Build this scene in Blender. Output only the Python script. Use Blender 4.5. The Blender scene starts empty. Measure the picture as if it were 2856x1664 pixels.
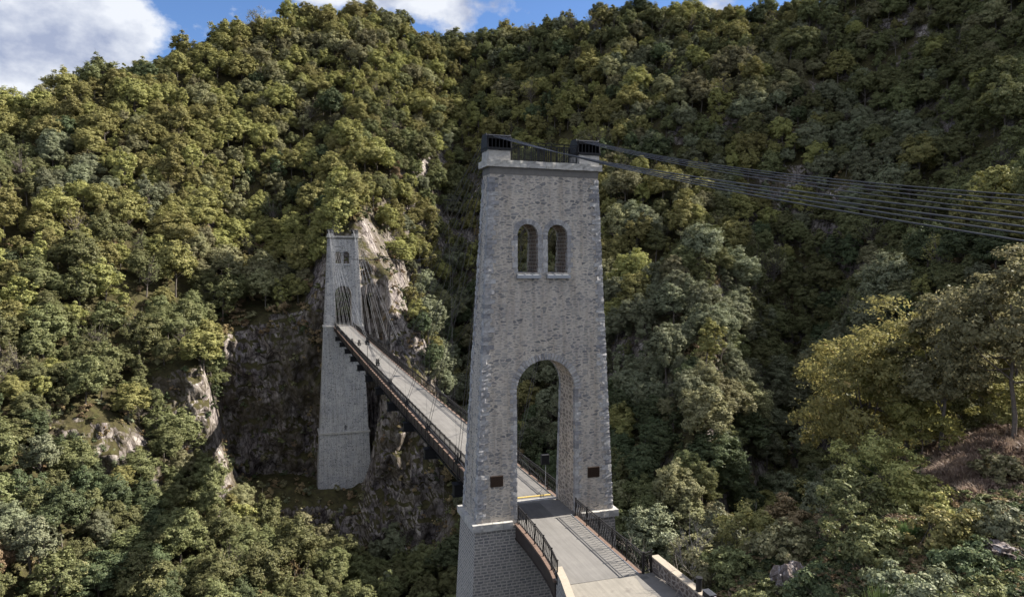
import bpy, bmesh, math, random
import numpy as np
from mathutils import Vector, Matrix

# ------------------------------------------------------------------ camera, sky, sun, exposure
PW, PH = 2856, 1664                      # size of the photograph, used only to aim the survey rays
CAM = np.array([-16.362, -43.036, 16.623]); YAW, PIT, ROL, FPX = 0.3242, -0.0592, 0.0078, 1973.4
scn = bpy.context.scene
_F = np.array([math.sin(YAW)*math.cos(PIT), math.cos(YAW)*math.cos(PIT), math.sin(PIT)])
_R = np.array([math.cos(YAW), -math.sin(YAW), 0.0]); _U = np.cross(_R, _F)
_R2 = _R*math.cos(ROL)+_U*math.sin(ROL); _U2 = -_R*math.sin(ROL)+_U*math.cos(ROL)
cd = bpy.data.cameras.new('camera'); cam = bpy.data.objects.new('camera', cd)
cd.sensor_width = 36.0; cd.lens = FPX/PW*36.0; cd.clip_start = 0.5; cd.clip_end = 9000
m = Matrix(((_R2[0], _U2[0], -_F[0], CAM[0]), (_R2[1], _U2[1], -_F[1], CAM[1]), (_R2[2], _U2[2], -_F[2], CAM[2]), (0, 0, 0, 1)))
cam.matrix_world = m
scn.collection.objects.link(cam); scn.camera = cam

SUN_DIR = Vector((0.775, 0.022, 0.632)).normalized()     # from the scene towards the sun
sun_el = math.asin(SUN_DIR.z)
world = bpy.data.worlds.new('World'); scn.world = world; world.use_nodes = True
wn, wl = world.node_tree.nodes, world.node_tree.links
wn.clear()
def W(t, **k):
    n = wn.new(t)
    for a, b in k.items(): setattr(n, a, b)
    return n
sky = W('ShaderNodeTexSky', sky_type='NISHITA', sun_disc=False, sun_elevation=sun_el,
        sun_rotation=math.atan2(SUN_DIR.x, SUN_DIR.y), altitude=500, air_density=1.0, dust_density=0.6, ozone_density=1.6)
tc = W('ShaderNodeTexCoord'); mp = W('ShaderNodeMapping'); mp.inputs['Scale'].default_value = (1.0, 1.0, 1.5)
n1 = W('ShaderNodeTexNoise'); n1.inputs['Scale'].default_value = 6.5; n1.inputs['Detail'].default_value = 11; n1.inputs['Roughness'].default_value = 0.6
n2 = W('ShaderNodeTexNoise'); n2.inputs['Scale'].default_value = 11.0; n2.inputs['Detail'].default_value = 7; n2.inputs['Roughness'].default_value = 0.55
wl.new(tc.outputs['Generated'], mp.inputs['Vector']); wl.new(mp.outputs[0], n1.inputs['Vector']); wl.new(mp.outputs[0], n2.inputs['Vector'])
def WM(op, a, b=None):
    n = W('ShaderNodeMath', operation=op)
    for i, x in enumerate((a, b)):
        if isinstance(x, (int, float)): n.inputs[i].default_value = x
        elif x is not None: wl.new(x, n.inputs[i])
    return n.outputs[0]
# cloud banks in view, plus wide unseen ones added to whiten the sky fill: (azimuth, elevation, half-width in degrees, strength)
acc = WM('MULTIPLY', n1.outputs[0], 1.0)
for az_, el_, wd_, st_ in ((-15, 15.5, 9.0, 0.30), (-24, 22, 10, 0.16), (7, 24, 9, 0.27), (13.5, 19.5, 3.0, 0.18), (27, 24, 9, -0.22), (-3, 22, 4.0, 0.02), (150, 45, 75, 0.45), (-110, 40, 60, 0.35), (60, 80, 40, 0.2)):
    a_, e_ = math.radians(az_), math.radians(el_); dp = W('ShaderNodeVectorMath', operation='DOT_PRODUCT'); wl.new(tc.outputs['Generated'], dp.inputs[0])
    dp.inputs[1].default_value = (math.sin(a_)*math.cos(e_), math.cos(a_)*math.cos(e_), math.sin(e_))
    mr = W('ShaderNodeMapRange', interpolation_type='SMOOTHSTEP'); wl.new(dp.outputs['Value'], mr.inputs[0])
    mr.inputs[1].default_value = math.cos(math.radians(wd_)); mr.inputs[2].default_value = 1.0; mr.inputs[3].default_value = 0; mr.inputs[4].default_value = st_
    acc = WM('ADD', acc, mr.outputs[0])
cr = W('ShaderNodeValToRGB'); cr.color_ramp.elements[0].position = 0.575; cr.color_ramp.elements[1].position = 0.68
sh = W('ShaderNodeValToRGB'); sh.color_ramp.elements[0].position = 0.38; sh.color_ramp.elements[1].position = 0.60
sh.color_ramp.elements[0].color = (3.3, 3.8, 5.2, 1); sh.color_ramp.elements[1].color = (7.4, 7.7, 8.3, 1)
wl.new(acc, cr.inputs[0]); wl.new(n2.outputs[0], sh.inputs[0])
tint = W('ShaderNodeMix', data_type='RGBA', blend_type='MULTIPLY'); tint.inputs[0].default_value = 1.0; tint.inputs[7].default_value = (0.80, 1.0, 1.32, 1)
wl.new(sky.outputs[0], tint.inputs[6])
mx = W('ShaderNodeMix', data_type='RGBA')
bg = W('ShaderNodeBackground'); bg.inputs['Strength'].default_value = 0.05
wo = W('ShaderNodeOutputWorld')
wl.new(cr.outputs[0], mx.inputs[0]); wl.new(tint.outputs[2], mx.inputs[6]); wl.new(sh.outputs[0], mx.inputs[7])
wl.new(mx.outputs[2], bg.inputs[0]); wl.new(bg.outputs[0], wo.inputs[0])

sl = bpy.data.lights.new('sun', 'SUN'); sl.energy = 5.0; sl.angle = math.radians(0.5); sl.color = (1.0, 0.93, 0.82)
so = bpy.data.objects.new('sun', sl); so.rotation_euler = SUN_DIR.to_track_quat('Z', 'Y').to_euler(); so.location = (60, 0, 90)
scn.collection.objects.link(so)
scn.view_settings.view_transform = 'Standard'; scn.view_settings.look = 'None'
scn.view_settings.exposure = 1.28; scn.view_settings.gamma = 1.0; scn.view_settings.use_curve_mapping = False
scn.render.engine = 'CYCLES'
scn.cycles.max_bounces = 5; scn.cycles.diffuse_bounces = 3; scn.cycles.glossy_bounces = 2
scn.cycles.transmission_bounces = 3; scn.cycles.transparent_max_bounces = 6
scn.cycles.use_adaptive_sampling = True; scn.cycles.adaptive_threshold = 0.02

random.seed(11); rng = np.random.default_rng(11)

# ------------------------------------------------------------------ helpers
COL = scn.collection
def tag(o, label=None, cat=None, group=None, kind=None):
    if label: o['label'] = label
    if cat: o['category'] = cat
    if group: o['group'] = group
    if kind: o['kind'] = kind
    return o
def empty(name, loc=(0, 0, 0), label=None, cat=None, group=None):
    o = bpy.data.objects.new(name, None); o.location = loc; o.empty_display_size = 0.5
    COL.objects.link(o); return tag(o, label, cat, group)
class MB:
    """collects faces, then becomes one mesh object"""
    def __init__(s): s.v = []; s.f = []
    def quad(s, a, b, c, d):
        n = len(s.v); s.v += [a, b, c, d]; s.f.append((n, n+1, n+2, n+3))
    def poly(s, pts):
        n = len(s.v); s.v += list(pts); s.f.append(tuple(range(n, n+len(pts))))
    def hexa(s, p):                       # 8 corners: bottom ring 0-3, top ring 4-7 (counter-clockwise from above)
        n = len(s.v); s.v += [tuple(q) for q in p]
        s.f += [(n+3, n+2, n+1, n), (n+4, n+5, n+6, n+7), (n, n+1, n+5, n+4), (n+1, n+2, n+6, n+5), (n+2, n+3, n+7, n+6), (n+3, n, n+4, n+7)]
    def box(s, x0, x1, y0, y1, z0, z1, j=0.0):
        p = [(x0, y0, z0), (x1, y0, z0), (x1, y1, z0), (x0, y1, z0), (x0, y0, z1), (x1, y0, z1), (x1, y1, z1), (x0, y1, z1)]
        if j: p = [tuple(c+random.uniform(-j, j) for c in q) for q in p]
        s.hexa(p)
    def bar(s, a, b, w, h=None, up=(0, 0, 1)):   # rectangular bar between two points
        a, b = Vector(a), Vector(b); h = h or w
        d = (b-a).normalized(); u = Vector(up)
        if abs(d.dot(u)) > 0.98: u = Vector((0, 1, 0))
        r = d.cross(u).normalized()*w/2; t = r.cross(d).normalized()*h/2
        n = len(s.v)
        for q in (a, b):
            s.v += [tuple(q-r-t), tuple(q+r-t), tuple(q+r+t), tuple(q-r+t)]
        s.f += [(n, n+1, n+2, n+3), (n+7, n+6, n+5, n+4), (n, n+4, n+5, n+1), (n+1, n+5, n+6, n+2), (n+2, n+6, n+7, n+3), (n+3, n+7, n+4, n)]
    def tube(s, pts, r, k=6, r1=None, caps=True):
        pts = [Vector(p) for p in pts]; N = len(pts); base = len(s.v)
        for i, p in enumerate(pts):
            d = (pts[min(i+1, N-1)]-pts[max(i-1, 0)]).normalized()
            u = Vector((0, 0, 1)) if abs(d.z) < 0.9 else Vector((1, 0, 0))
            a = d.cross(u).normalized(); b = d.cross(a).normalized()
            rr = r if r1 is None else r+(r1-r)*i/(N-1)
            for q in range(k):
                t = 2*math.pi*q/k; s.v.append(tuple(p+a*math.cos(t)*rr+b*math.sin(t)*rr))
        for i in range(N-1):
            for q in range(k):
                q2 = (q+1) % k
                s.f.append((base+i*k+q, base+(i+1)*k+q, base+(i+1)*k+q2, base+i*k+q2))
        if caps:
            s.f.append(tuple(base+q for q in range(k))); s.f.append(tuple(base+(N-1)*k+q for q in reversed(range(k))))
    def mesh(s, name, mat):
        me = bpy.data.meshes.new(name); me.from_pydata([tuple(map(float, v)) for v in s.v], [], s.f)
        if mat: me.materials.append(mat)
        me.update(); return me
    def build(s, name, mat, parent=None, bevel=0, smooth=False):
        me = s.mesh(name, mat); o = bpy.data.objects.new(name, me); COL.objects.link(o)
        if parent is not None:
            o.parent = parent; o.matrix_parent_inverse = Matrix.Translation(parent.location).inverted() if PARENT_ABS[0] else Matrix()
        if bevel:
            md = o.modifiers.new('bevel', 'BEVEL'); md.width = bevel; md.segments = 1; md.limit_method = 'ANGLE'
        if smooth:
            for p in me.polygons: p.use_smooth = True
        return o
PARENT_ABS = [True]       # part coordinates are given in world space; the parent empty stands at the thing's base
def copy_thing(o, loc):
    c = o.copy(); c.location = loc; COL.objects.link(c)
    for k in o.children:
        d = k.copy(); COL.objects.link(d); d.parent = c
        for g in k.children:
            e = g.copy(); COL.objects.link(e); e.parent = d
    return c

def aim(u, v):
    d = _F+_R2*(u-PW/2)/FPX+_U2*(PH/2-v)/FPX
    return d
def project(P):
    d = np.asarray(P)-CAM; z = d@_F
    return PW/2+FPX*(d@_R2)/z, PH/2-FPX*(d@_U2)/z, z

# numpy value noise (n-dimensional tables, smooth)
def vnoise(P, seed=0):
    P = np.asarray(P, float); F0 = np.floor(P).astype(np.int64); t = P-F0; t = t*t*(3-2*t)
    D = P.shape[-1]; out = 0
    for c in range(1 << D):
        h = np.full(P.shape[:-1], seed*7919+13, np.int64); w = 1.0
        for k in range(D):
            b = (c >> k) & 1
            h = (h*1103515245+(F0[..., k]+b)*(374761393+k*668265263)) & 0x7fffffff
            h ^= (h >> 13)
            w = w*(t[..., k] if b else 1-t[..., k])
        h = (h*1274126177) & 0x7fffffff; h ^= (h >> 16)
        out = out+w*((h & 0xffff)/65535.0)
    return out*2-1
def fbm(P, octs=4, seed=0, ridge=False):
    a, s, f = 1.0, 0, 1.0; P = np.asarray(P, float)
    for i in range(octs):
        n = vnoise(P*f+i*17.3, seed+i)
        s = s+a*((1-2*np.abs(n)) if ridge else n); a *= 0.5; f *= 2.05
    return s

# ------------------------------------------------------------------ materials
def newmat(name):
    mt = bpy.data.materials.new(name); mt.use_nodes = True
    nt = mt.node_tree; nt.nodes.clear(); return mt, nt.nodes, nt.links
def N(nodes, t, **k):
    n = nodes.new(t)
    for a, b in k.items():
        if a.startswith('i_'): n.inputs[a[2:].replace('_', ' ')].default_value = b
        else: setattr(n, a, b)
    return n
def ramp(nodes, stops, interp='LINEAR'):
    r = nodes.new('ShaderNodeValToRGB'); e = r.color_ramp.elements; r.color_ramp.interpolation = interp
    while len(e) < len(stops): e.new(0.5)
    for q, (p, c) in zip(e, stops): q.position = p; q.color = (*c, 1)
    return r
def mixc(nodes, links, fac, a, b, mode='MIX'):
    n = nodes.new('ShaderNodeMix'); n.data_type = 'RGBA'; n.blend_type = mode
    for idx, x in ((0, fac), (6, a), (7, b)):
        if isinstance(x, (float, int)): n.inputs[idx].default_value = x
        elif isinstance(x, tuple): n.inputs[idx].default_value = (*x, 1)
        else: links.new(x, n.inputs[idx])
    return n.outputs[2]
def math_(nodes, links, op, a, b=None):
    n = nodes.new('ShaderNodeMath'); n.operation = op
    for i, x in enumerate((a, b)):
        if x is None: continue
        if isinstance(x, (float, int)): n.inputs[i].default_value = x
        else: links.new(x, n.inputs[i])
    return n.outputs[0]
def finish(mt, nodes, links, color, rough=0.85, bump=None, bump_str=0.3, bump_dist=0.03, metal=0.0, spec=0.3):
    b = nodes.new('ShaderNodeBsdfPrincipled'); o = nodes.new('ShaderNodeOutputMaterial')
    if isinstance(color, tuple): b.inputs['Base Color'].default_value = (*color, 1)
    else: links.new(color, b.inputs['Base Color'])
    if isinstance(rough, float): b.inputs['Roughness'].default_value = rough
    else: links.new(rough, b.inputs['Roughness'])
    b.inputs['Metallic'].default_value = metal; b.inputs['Specular IOR Level'].default_value = spec
    if bump is not None:
        bn = nodes.new('ShaderNodeBump'); bn.inputs['Strength'].default_value = bump_str; bn.inputs['Distance'].default_value = bump_dist
        links.new(bump, bn.inputs['Height']); links.new(bn.outputs[0], b.inputs['Normal'])
    links.new(b.outputs[0], o.inputs[0]); return mt

def mat_simple(name, col, var=0.15, scale=3.0, rough=0.7, metal=0.0, bump=0.15, detail=6):
    mt, nd, lk = newmat(name)
    t = N(nd, 'ShaderNodeTexCoord'); n = N(nd, 'ShaderNodeTexNoise', i_Scale=scale, i_Detail=float(detail), i_Roughness=0.65)
    lk.new(t.outputs['Object'], n.inputs['Vector'])
    r = ramp(nd, [(0.3, tuple(c*(1-var) for c in col)), (0.7, tuple(min(1, c*(1+var)) for c in col))])
    lk.new(n.outputs[0], r.inputs[0])
    return finish(mt, nd, lk, r.outputs[0], rough, n.outputs[0], bump, 0.02, metal)
# ------------------------------------------------------------------ terrain: survey columns (ray column -> ground profile)
# each far point: (photo row of the canopy, distance, canopy height above ground); each near point: (distance, ground height)
CLM = {
 -600: ([(10,-20),(30,-50),(70,-85),(92,-85)], [(1664,110,7),(1300,130,7),(1000,150,7),(800,175,7),(600,205,7),(500,230,7),(400,260,7)]),
 0:    ([(10,-20),(30,-50),(70,-85),(92,-85)], [(1664,118,7),(1450,130,7),(1200,148,7),(1000,165,7),(800,185,7),(550,215,7),(380,245,7),(240,275,7)]),
 300:  ([(10,-20),(30,-50),(70,-85),(98,-85)], [(1664,122,6),(1400,142,6),(1350,158,2),(1130,164,1),(1050,170,4),(850,185,7),(600,212,7),(400,245,7),(184,290,7)]),
 560:  ([(10,-20),(30,-50),(70,-85),(98,-85)], [(1664,126,6),(1450,146,7),(1400,160,1),(1310,170,0),(960,179,0),(880,192,4),(760,208,6),(600,224,7),(350,258,7),(100,322,8)]),
 650:  ([(10,-20),(30,-50),(70,-85),(98,-85)], [(1664,127,6),(1480,147,7),(1500,163,0),(1320,176,0),(1312,194,0),(905,200,0),(800,215,3),(700,228,5),(600,238,7),(350,268,7),(60,330,8)]),
 760:  ([(10,-20),(30,-50),(70,-85),(98,-85)], [(1664,128,6),(1500,149,7),(1560,166,0),(1335,176,0),(1312,195,0),(900,201,0),(800,215,3),(700,228,5),(600,240,7),(350,270,7),(18,337,8)]),
 850:  ([(10,-20),(30,-50),(70,-85),(98,-85)], [(1664,130,6),(1510,149,7),(1570,167,0),(1348,175,0),(1330,194,0),(905,201,0),(800,213,3),(700,226,5),(600,240,7),(380,268,7),(18,342,8)]),
 930:  ([(10,-20),(30,-50),(70,-85),(98,-85)], [(1664,130,6),(1510,149,7),(1570,167,0),(1352,175,0),(1342,192,0),(960,196,0),(740,203,0),(625,214,1),(560,228,5),(380,265,7),(20,345,8)]),
 1000: ([(10,-20),(30,-50),(70,-85),(98,-85)], [(1664,131,6),(1540,148,7),(1590,167,0),(1365,175,0),(1342,188,0),(1000,192,0),(700,198,0),(585,206,0),(530,228,5),(330,270,7),(10,350,8)]),
 1080: ([(10,-20),(30,-50),(70,-85),(98,-85)], [(1664,132,6),(1580,146,7),(1600,166,0),(1350,173,0),(1000,182,0),(760,192,0),(720,204,3),(640,225,6),(480,250,7),(300,285,7),(22,352,8)]),
 1160: ([(10,-20),(30,-50),(70,-85),(98,-85)], [(1664,133,6),(1580,146,7),(1600,165,0),(1350,171,0),(1050,179,0),(930,187,0),(930,202,3),(780,232,7),(500,265,7),(250,305,7),(60,355,8)]),
 1280: ([(10,-18),(30,-45),(70,-83),(102,-85)],[(1664,134,6),(1500,152,4),(1300,176,2),(1120,207,3),(1020,236,7),(800,264,7),(500,292,7),(250,322,7),(66,360,8)]),
 1500: ([(10,-15),(25,-22),(44,-32),(70,-62),(98,-80)],[(1600,128,7),(1300,160,7),(1050,190,7),(800,222,7),(500,265,7),(250,305,7),(45,350,8)]),
 1750: ([(10,-12),(25,-8),(33,-3.0),(39,-4),(45,-12),(60,-38),(84,-62)],[(1450,108,7),(1250,128,7),(1000,158,7),(700,200,7),(400,250,7),(200,295,7),(12,340,8)]),
 1950: ([(10,-10),(25,-3),(33,-1.6),(38,-1.0),(45,-6),(60,-28),(84,-50)],[(1400,104,7),(1150,124,7),(900,152,7),(650,190,7),(400,240,7),(200,288,7),(0,335,8)]),
 2200: ([(10,-8),(20,-2),(30,0.6),(38,1.6),(45,0),(60,-18),(85,-48),(120,-62)],[(1250,158,7),(1050,188,7),(850,212,7),(600,236,7),(350,262,7),(100,292,7),(-60,325,8)]),
 2500: ([(10,-5),(20,0),(30,2.6),(44,4.6),(54,3),(70,-12),(95,-40)],[(1080,142,7),(850,174,7),(600,212,7),(350,250,7),(100,286,7),(-130,320,8)]),
 2856: ([(10,-4),(20,1),(28,3.0),(40,5.0),(50,6.8),(60,4.5),(78,-6)],[(870,122,7),(650,162,7),(400,206,7),(150,244,7),(-50,274,7),(-260,306,8)]),
 3500: ([(10,-2),(20,3),(30,6),(50,11),(62,12)],[(640,105,7),(430,145,7),(250,190,7),(120,240,8)]),
}
_us = sorted(CLM); _LD = np.linspace(math.log(9.0), math.log(620.0), 900)
_prof = []; _azs = []
for u in _us:
    near, far = CLM[u]; pts = list(near)
    d0 = aim(u, 832); _azs.append(math.degrees(math.atan2(d0[0], d0[1])))
    for v, dist, off in far:
        r = aim(u, v); pts.append((dist, CAM[2]+r[2]/math.hypot(r[0], r[1])*dist-off-(2.2 if off >= 5 else 0)))
    zl = pts[-1][1]; pts += [(pts[-1][0]+45, zl-6), (620, zl-60)]
    x = np.log([q[0] for q in pts]); _prof.append(np.interp(_LD, x, [q[1] for q in pts]))
_prof = np.array(_prof); _azs = np.array(_azs)
NAZ = 560; _AZ = np.linspace(-30, 66, NAZ)
_sm = (np.interp(_AZ, _azs, np.arange(len(_azs))))
_i0 = np.clip(np.floor(_sm).astype(int), 0, len(_azs)-2); _t = (_sm-_i0)[:, None]; _t = _t*_t*(3-2*_t)*0.5+_t*0.5
_Z = _prof[_i0]*(1-_t)+_prof[_i0+1]*_t
_k = np.exp(-0.5*(np.arange(-7, 8)/2.6)**2); _k /= _k.sum()
_Z = np.apply_along_axis(lambda a: np.convolve(np.pad(a, 7, 'edge'), _k, 'valid'), 0, _Z)
_k2 = np.exp(-0.5*(np.arange(-3, 4)/1.2)**2); _k2 /= _k2.sum()
_Z = np.apply_along_axis(lambda a: np.convolve(np.pad(a, 3, 'edge'), _k2, 'valid'), 1, _Z)
_AA, _DD = np.meshgrid(np.radians(_AZ), np.exp(_LD), indexing='ij')
_X = CAM[0]+_DD*np.sin(_AA); _Y = CAM[1]+_DD*np.cos(_AA)
# relief: gullies running down the slopes, small bumps, ribs on the steep faces
_far = np.clip((_DD-95)/60, 0, 1)
_amp = 3.4+4.2*np.clip((np.degrees(_AA)-22)/8, 0, 1)
_Z = _Z+_far*(_amp*fbm(np.stack([_X/30, _Y/34], -1), 4, 3))+(1-_far)*0.5*fbm(np.stack([_X/5, _Y/5], -1), 4, 9)*np.clip((_DD-8)/20, 0, 1)
_gr = np.gradient(_Z, axis=1)/np.gradient(_DD, axis=1)
_steep = np.clip((np.abs(_gr)-1.3)/1.2, 0, 1)*_far
# mesh rows follow the length of each profile, so that the cliffs get as many rows as the slopes
MR = 1250; _MD = np.empty((NAZ, MR)); _MZ = np.empty((NAZ, MR)); _MS = np.empty((NAZ, MR))
for i in range(NAZ):
    D = _DD[i]; ds = np.hypot(np.diff(D), np.diff(_Z[i]))/D[1:]; w_ = np.concatenate([[0], np.cumsum(ds)])
    g = np.linspace(0, w_[-1], MR); _MD[i] = np.interp(g, w_, D); _MZ[i] = np.interp(g, w_, _Z[i]); _MS[i] = np.interp(g, w_, _steep[i])
for A in (_MD, _MZ, _MS):
    A[:] = np.apply_along_axis(lambda a: np.convolve(np.pad(a, 2, 'edge'), np.ones(5)/5, 'valid'), 0, A)
_MA = np.repeat(np.radians(_AZ)[:, None], MR, 1); _MX = CAM[0]+_MD*np.sin(_MA); _MY = CAM[1]+_MD*np.cos(_MA)
_rib = fbm(np.stack([_MX/8.0, _MY/8.0, _MZ/13.0], -1), 4, 21, ridge=True)
_crag = fbm(np.stack([_MX/3.4+40, _MY/3.4, _MZ/2.8], -1), 4, 31, ridge=True)
_push = _MS*(_rib*3.0+_crag*1.7); _push = _push+_MS*0.55*(np.floor(_push/0.9)*0.9-_push)
_XX = _MX-np.sin(_MA)*_push; _YY = _MY-np.cos(_MA)*_push; _ZZ = _MZ+_MS*_crag*0.7
def keep_tower(px, py, pz, rx, ry):      # level the shelf the far tower stands on
    w = np.clip(1.6-np.maximum(np.abs(_XX-px)/rx, np.abs(_YY-py)/ry), 0, 1)/0.6; w = np.clip(w, 0, 1)
    return w
_w = keep_tower(0.3, 140, -41, 7.2, 3.6)
_ZZ = np.where(_ZZ > -41, _ZZ*(1-_w)+(-41.2)*_w, _ZZ)
def ground_z(x, y):                       # bilinear look-up in the polar grid
    dx, dy = x-CAM[0], y-CAM[1]
    a = (math.degrees(math.atan2(dx, dy))-_AZ[0])/(_AZ[1]-_AZ[0]); d = (math.log(max(9.01, math.hypot(dx, dy)))-_LD[0])/(_LD[1]-_LD[0])
    a = min(max(a, 0), NAZ-1.001); d = min(max(d, 0), len(_LD)-1.001); i, j = int(a), int(d); s, t = a-i, d-j
    return float(_Z[i, j]*(1-s)*(1-t)+_Z[i+1, j]*s*(1-t)+_Z[i, j+1]*(1-s)*t+_Z[i+1, j+1]*s*t), float(_steep[i, j])

def grid_mesh(name, X, Y, Z, mat):
    a, b = X.shape; v = np.stack([X, Y, Z], -1).reshape(-1, 3).astype(np.float32)
    idx = np.arange(a*b).reshape(a, b)
    f = np.stack([idx[:-1, :-1], idx[:-1, 1:], idx[1:, 1:], idx[1:, :-1]], -1).reshape(-1, 4)
    f = f[:, ::-1]
    me = bpy.data.meshes.new(name); me.vertices.add(len(v)); me.vertices.foreach_set('co', v.ravel())
    me.loops.add(f.size); me.loops.foreach_set('vertex_index', f.ravel().astype(np.int32))
    me.polygons.add(len(f)); me.polygons.foreach_set('loop_start', np.arange(0, f.size, 4, dtype=np.int32))
    me.polygons.foreach_set('loop_total', np.full(len(f), 4, np.int32)) if bpy.app.version < (4, 1) else None
    me.update(calc_edges=True); me.validate(); me.materials.append(mat)
    o = bpy.data.objects.new(name, me); COL.objects.link(o)
    me.polygons.foreach_set('use_smooth', np.ones(len(me.polygons), bool)); return o

def mat_ground():
    mt, nd, lk = newmat('hillside_ground')
    t = N(nd, 'ShaderNodeTexCoord'); g = N(nd, 'ShaderNodeNewGeometry'); sx = N(nd, 'ShaderNodeSeparateXYZ'); lk.new(g.outputs['True Normal'], sx.inputs[0])
    big = N(nd, 'ShaderNodeTexNoise', i_Scale=0.09, i_Detail=8.0, i_Roughness=0.65); med = N(nd, 'ShaderNodeTexNoise', i_Scale=0.7, i_Detail=10.0, i_Roughness=0.7)
    mpn = N(nd, 'ShaderNodeMapping'); mpn.inputs['Scale'].default_value = (1, 1, 0.45); lk.new(t.outputs['Object'], mpn.inputs[0])
    vor = N(nd, 'ShaderNodeTexVoronoi', feature='DISTANCE_TO_EDGE', i_Scale=0.55); vor2 = N(nd, 'ShaderNodeTexVoronoi', i_Scale=1.9)
    for q in (big, med): lk.new(t.outputs['Object'], q.inputs['Vector'])
    wv = N(nd, 'ShaderNodeVectorMath', operation='ADD'); lk.new(mpn.outputs[0], wv.inputs[0])
    sc = N(nd, 'ShaderNodeVectorMath', operation='SCALE'); sc.inputs['Scale'].default_value = 1.1; lk.new(med.outputs['Color'], sc.inputs[0]); lk.new(sc.outputs[0], wv.inputs[1])
    lk.new(wv.outputs[0], vor.inputs['Vector']); lk.new(wv.outputs[0], vor2.inputs['Vector'])
    rock = ramp(nd, [(0.0, (0.05, 0.042, 0.045)), (0.38, (0.15, 0.13, 0.13)), (0.50, (0.34, 0.30, 0.275)), (0.66, (0.60, 0.55, 0.51))]); lk.new(med.outputs[0], rock.inputs[0])
    stone = ramp(nd, [(0.0, (0.5, 0.5, 0.5)), (1.0, (1.1, 1.1, 1.1))]); lk.new(vor2.outputs['Distance'], stone.inputs[0])
    crack = ramp(nd, [(0.0, (0.25, 0.23, 0.22)), (0.09, (1, 1, 1))]); lk.new(vor.outputs['Distance'], crack.inputs[0])
    rc = mixc(nd, lk, 1.0, rock.outputs[0], crack.outputs[0], 'MULTIPLY'); rc = mixc(nd, lk, 0.8, rc, stone.outputs[0], 'MULTIPLY')
    mst = N(nd, 'ShaderNodeMapping'); mst.inputs['Scale'].default_value = (0.22, 0.22, 0.05); lk.new(t.outputs['Object'], mst.inputs[0])
    stn = N(nd, 'ShaderNodeTexNoise', i_Scale=1.0, i_Detail=8.0, i_Roughness=0.65); lk.new(mst.outputs[0], stn.inputs['Vector'])
    stc = ramp(nd, [(0.42, (0.30, 0.28, 0.34)), (0.56, (1, 1, 1))]); lk.new(stn.outputs[0], stc.inputs[0]); rc = mixc(nd, lk, 0.65, rc, stc.outputs[0], 'MULTIPLY')
    moss = ramp(nd, [(0.46, (0, 0, 0)), (0.6, (1, 1, 1))]); lk.new(big.outputs[0], moss.inputs[0])
    veg = ramp(nd, [(0.25, (0.020, 0.022, 0.010)), (0.5, (0.060, 0.052, 0.026)), (0.7, (0.085, 0.085, 0.030)), (0.85, (0.15, 0.11, 0.06))]); lk.new(med.outputs[0], veg.inputs[0])
    rc = mixc(nd, lk, math_(nd, lk, 'MULTIPLY', moss.outputs[0], 0.7), rc, (0.075, 0.062, 0.035))
    nz = math_(nd, lk, 'ADD', sx.outputs['Z'], math_(nd, lk, 'MULTIPLY', math_(nd, lk, 'SUBTRACT', med.outputs[0], 0.5), 0.55))
    fl = ramp(nd, [(0.50, (0, 0, 0)), (0.62, (1, 1, 1))]); lk.new(nz, fl.inputs[0])
    c = mixc(nd, lk, fl.outputs[0], rc, veg.outputs[0])
    hh = math_(nd, lk, 'ADD', med.outputs[0], math_(nd, lk, 'MULTIPLY', vor.outputs['Distance'], 0.6))
    return finish(mt, nd, lk, c, 0.95, hh, 0.9, 0.6, spec=0.1)
GROUND = mat_ground()
hill = grid_mesh('hillside', _XX, _YY, _ZZ, GROUND); tag(hill, kind='structure')
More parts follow.
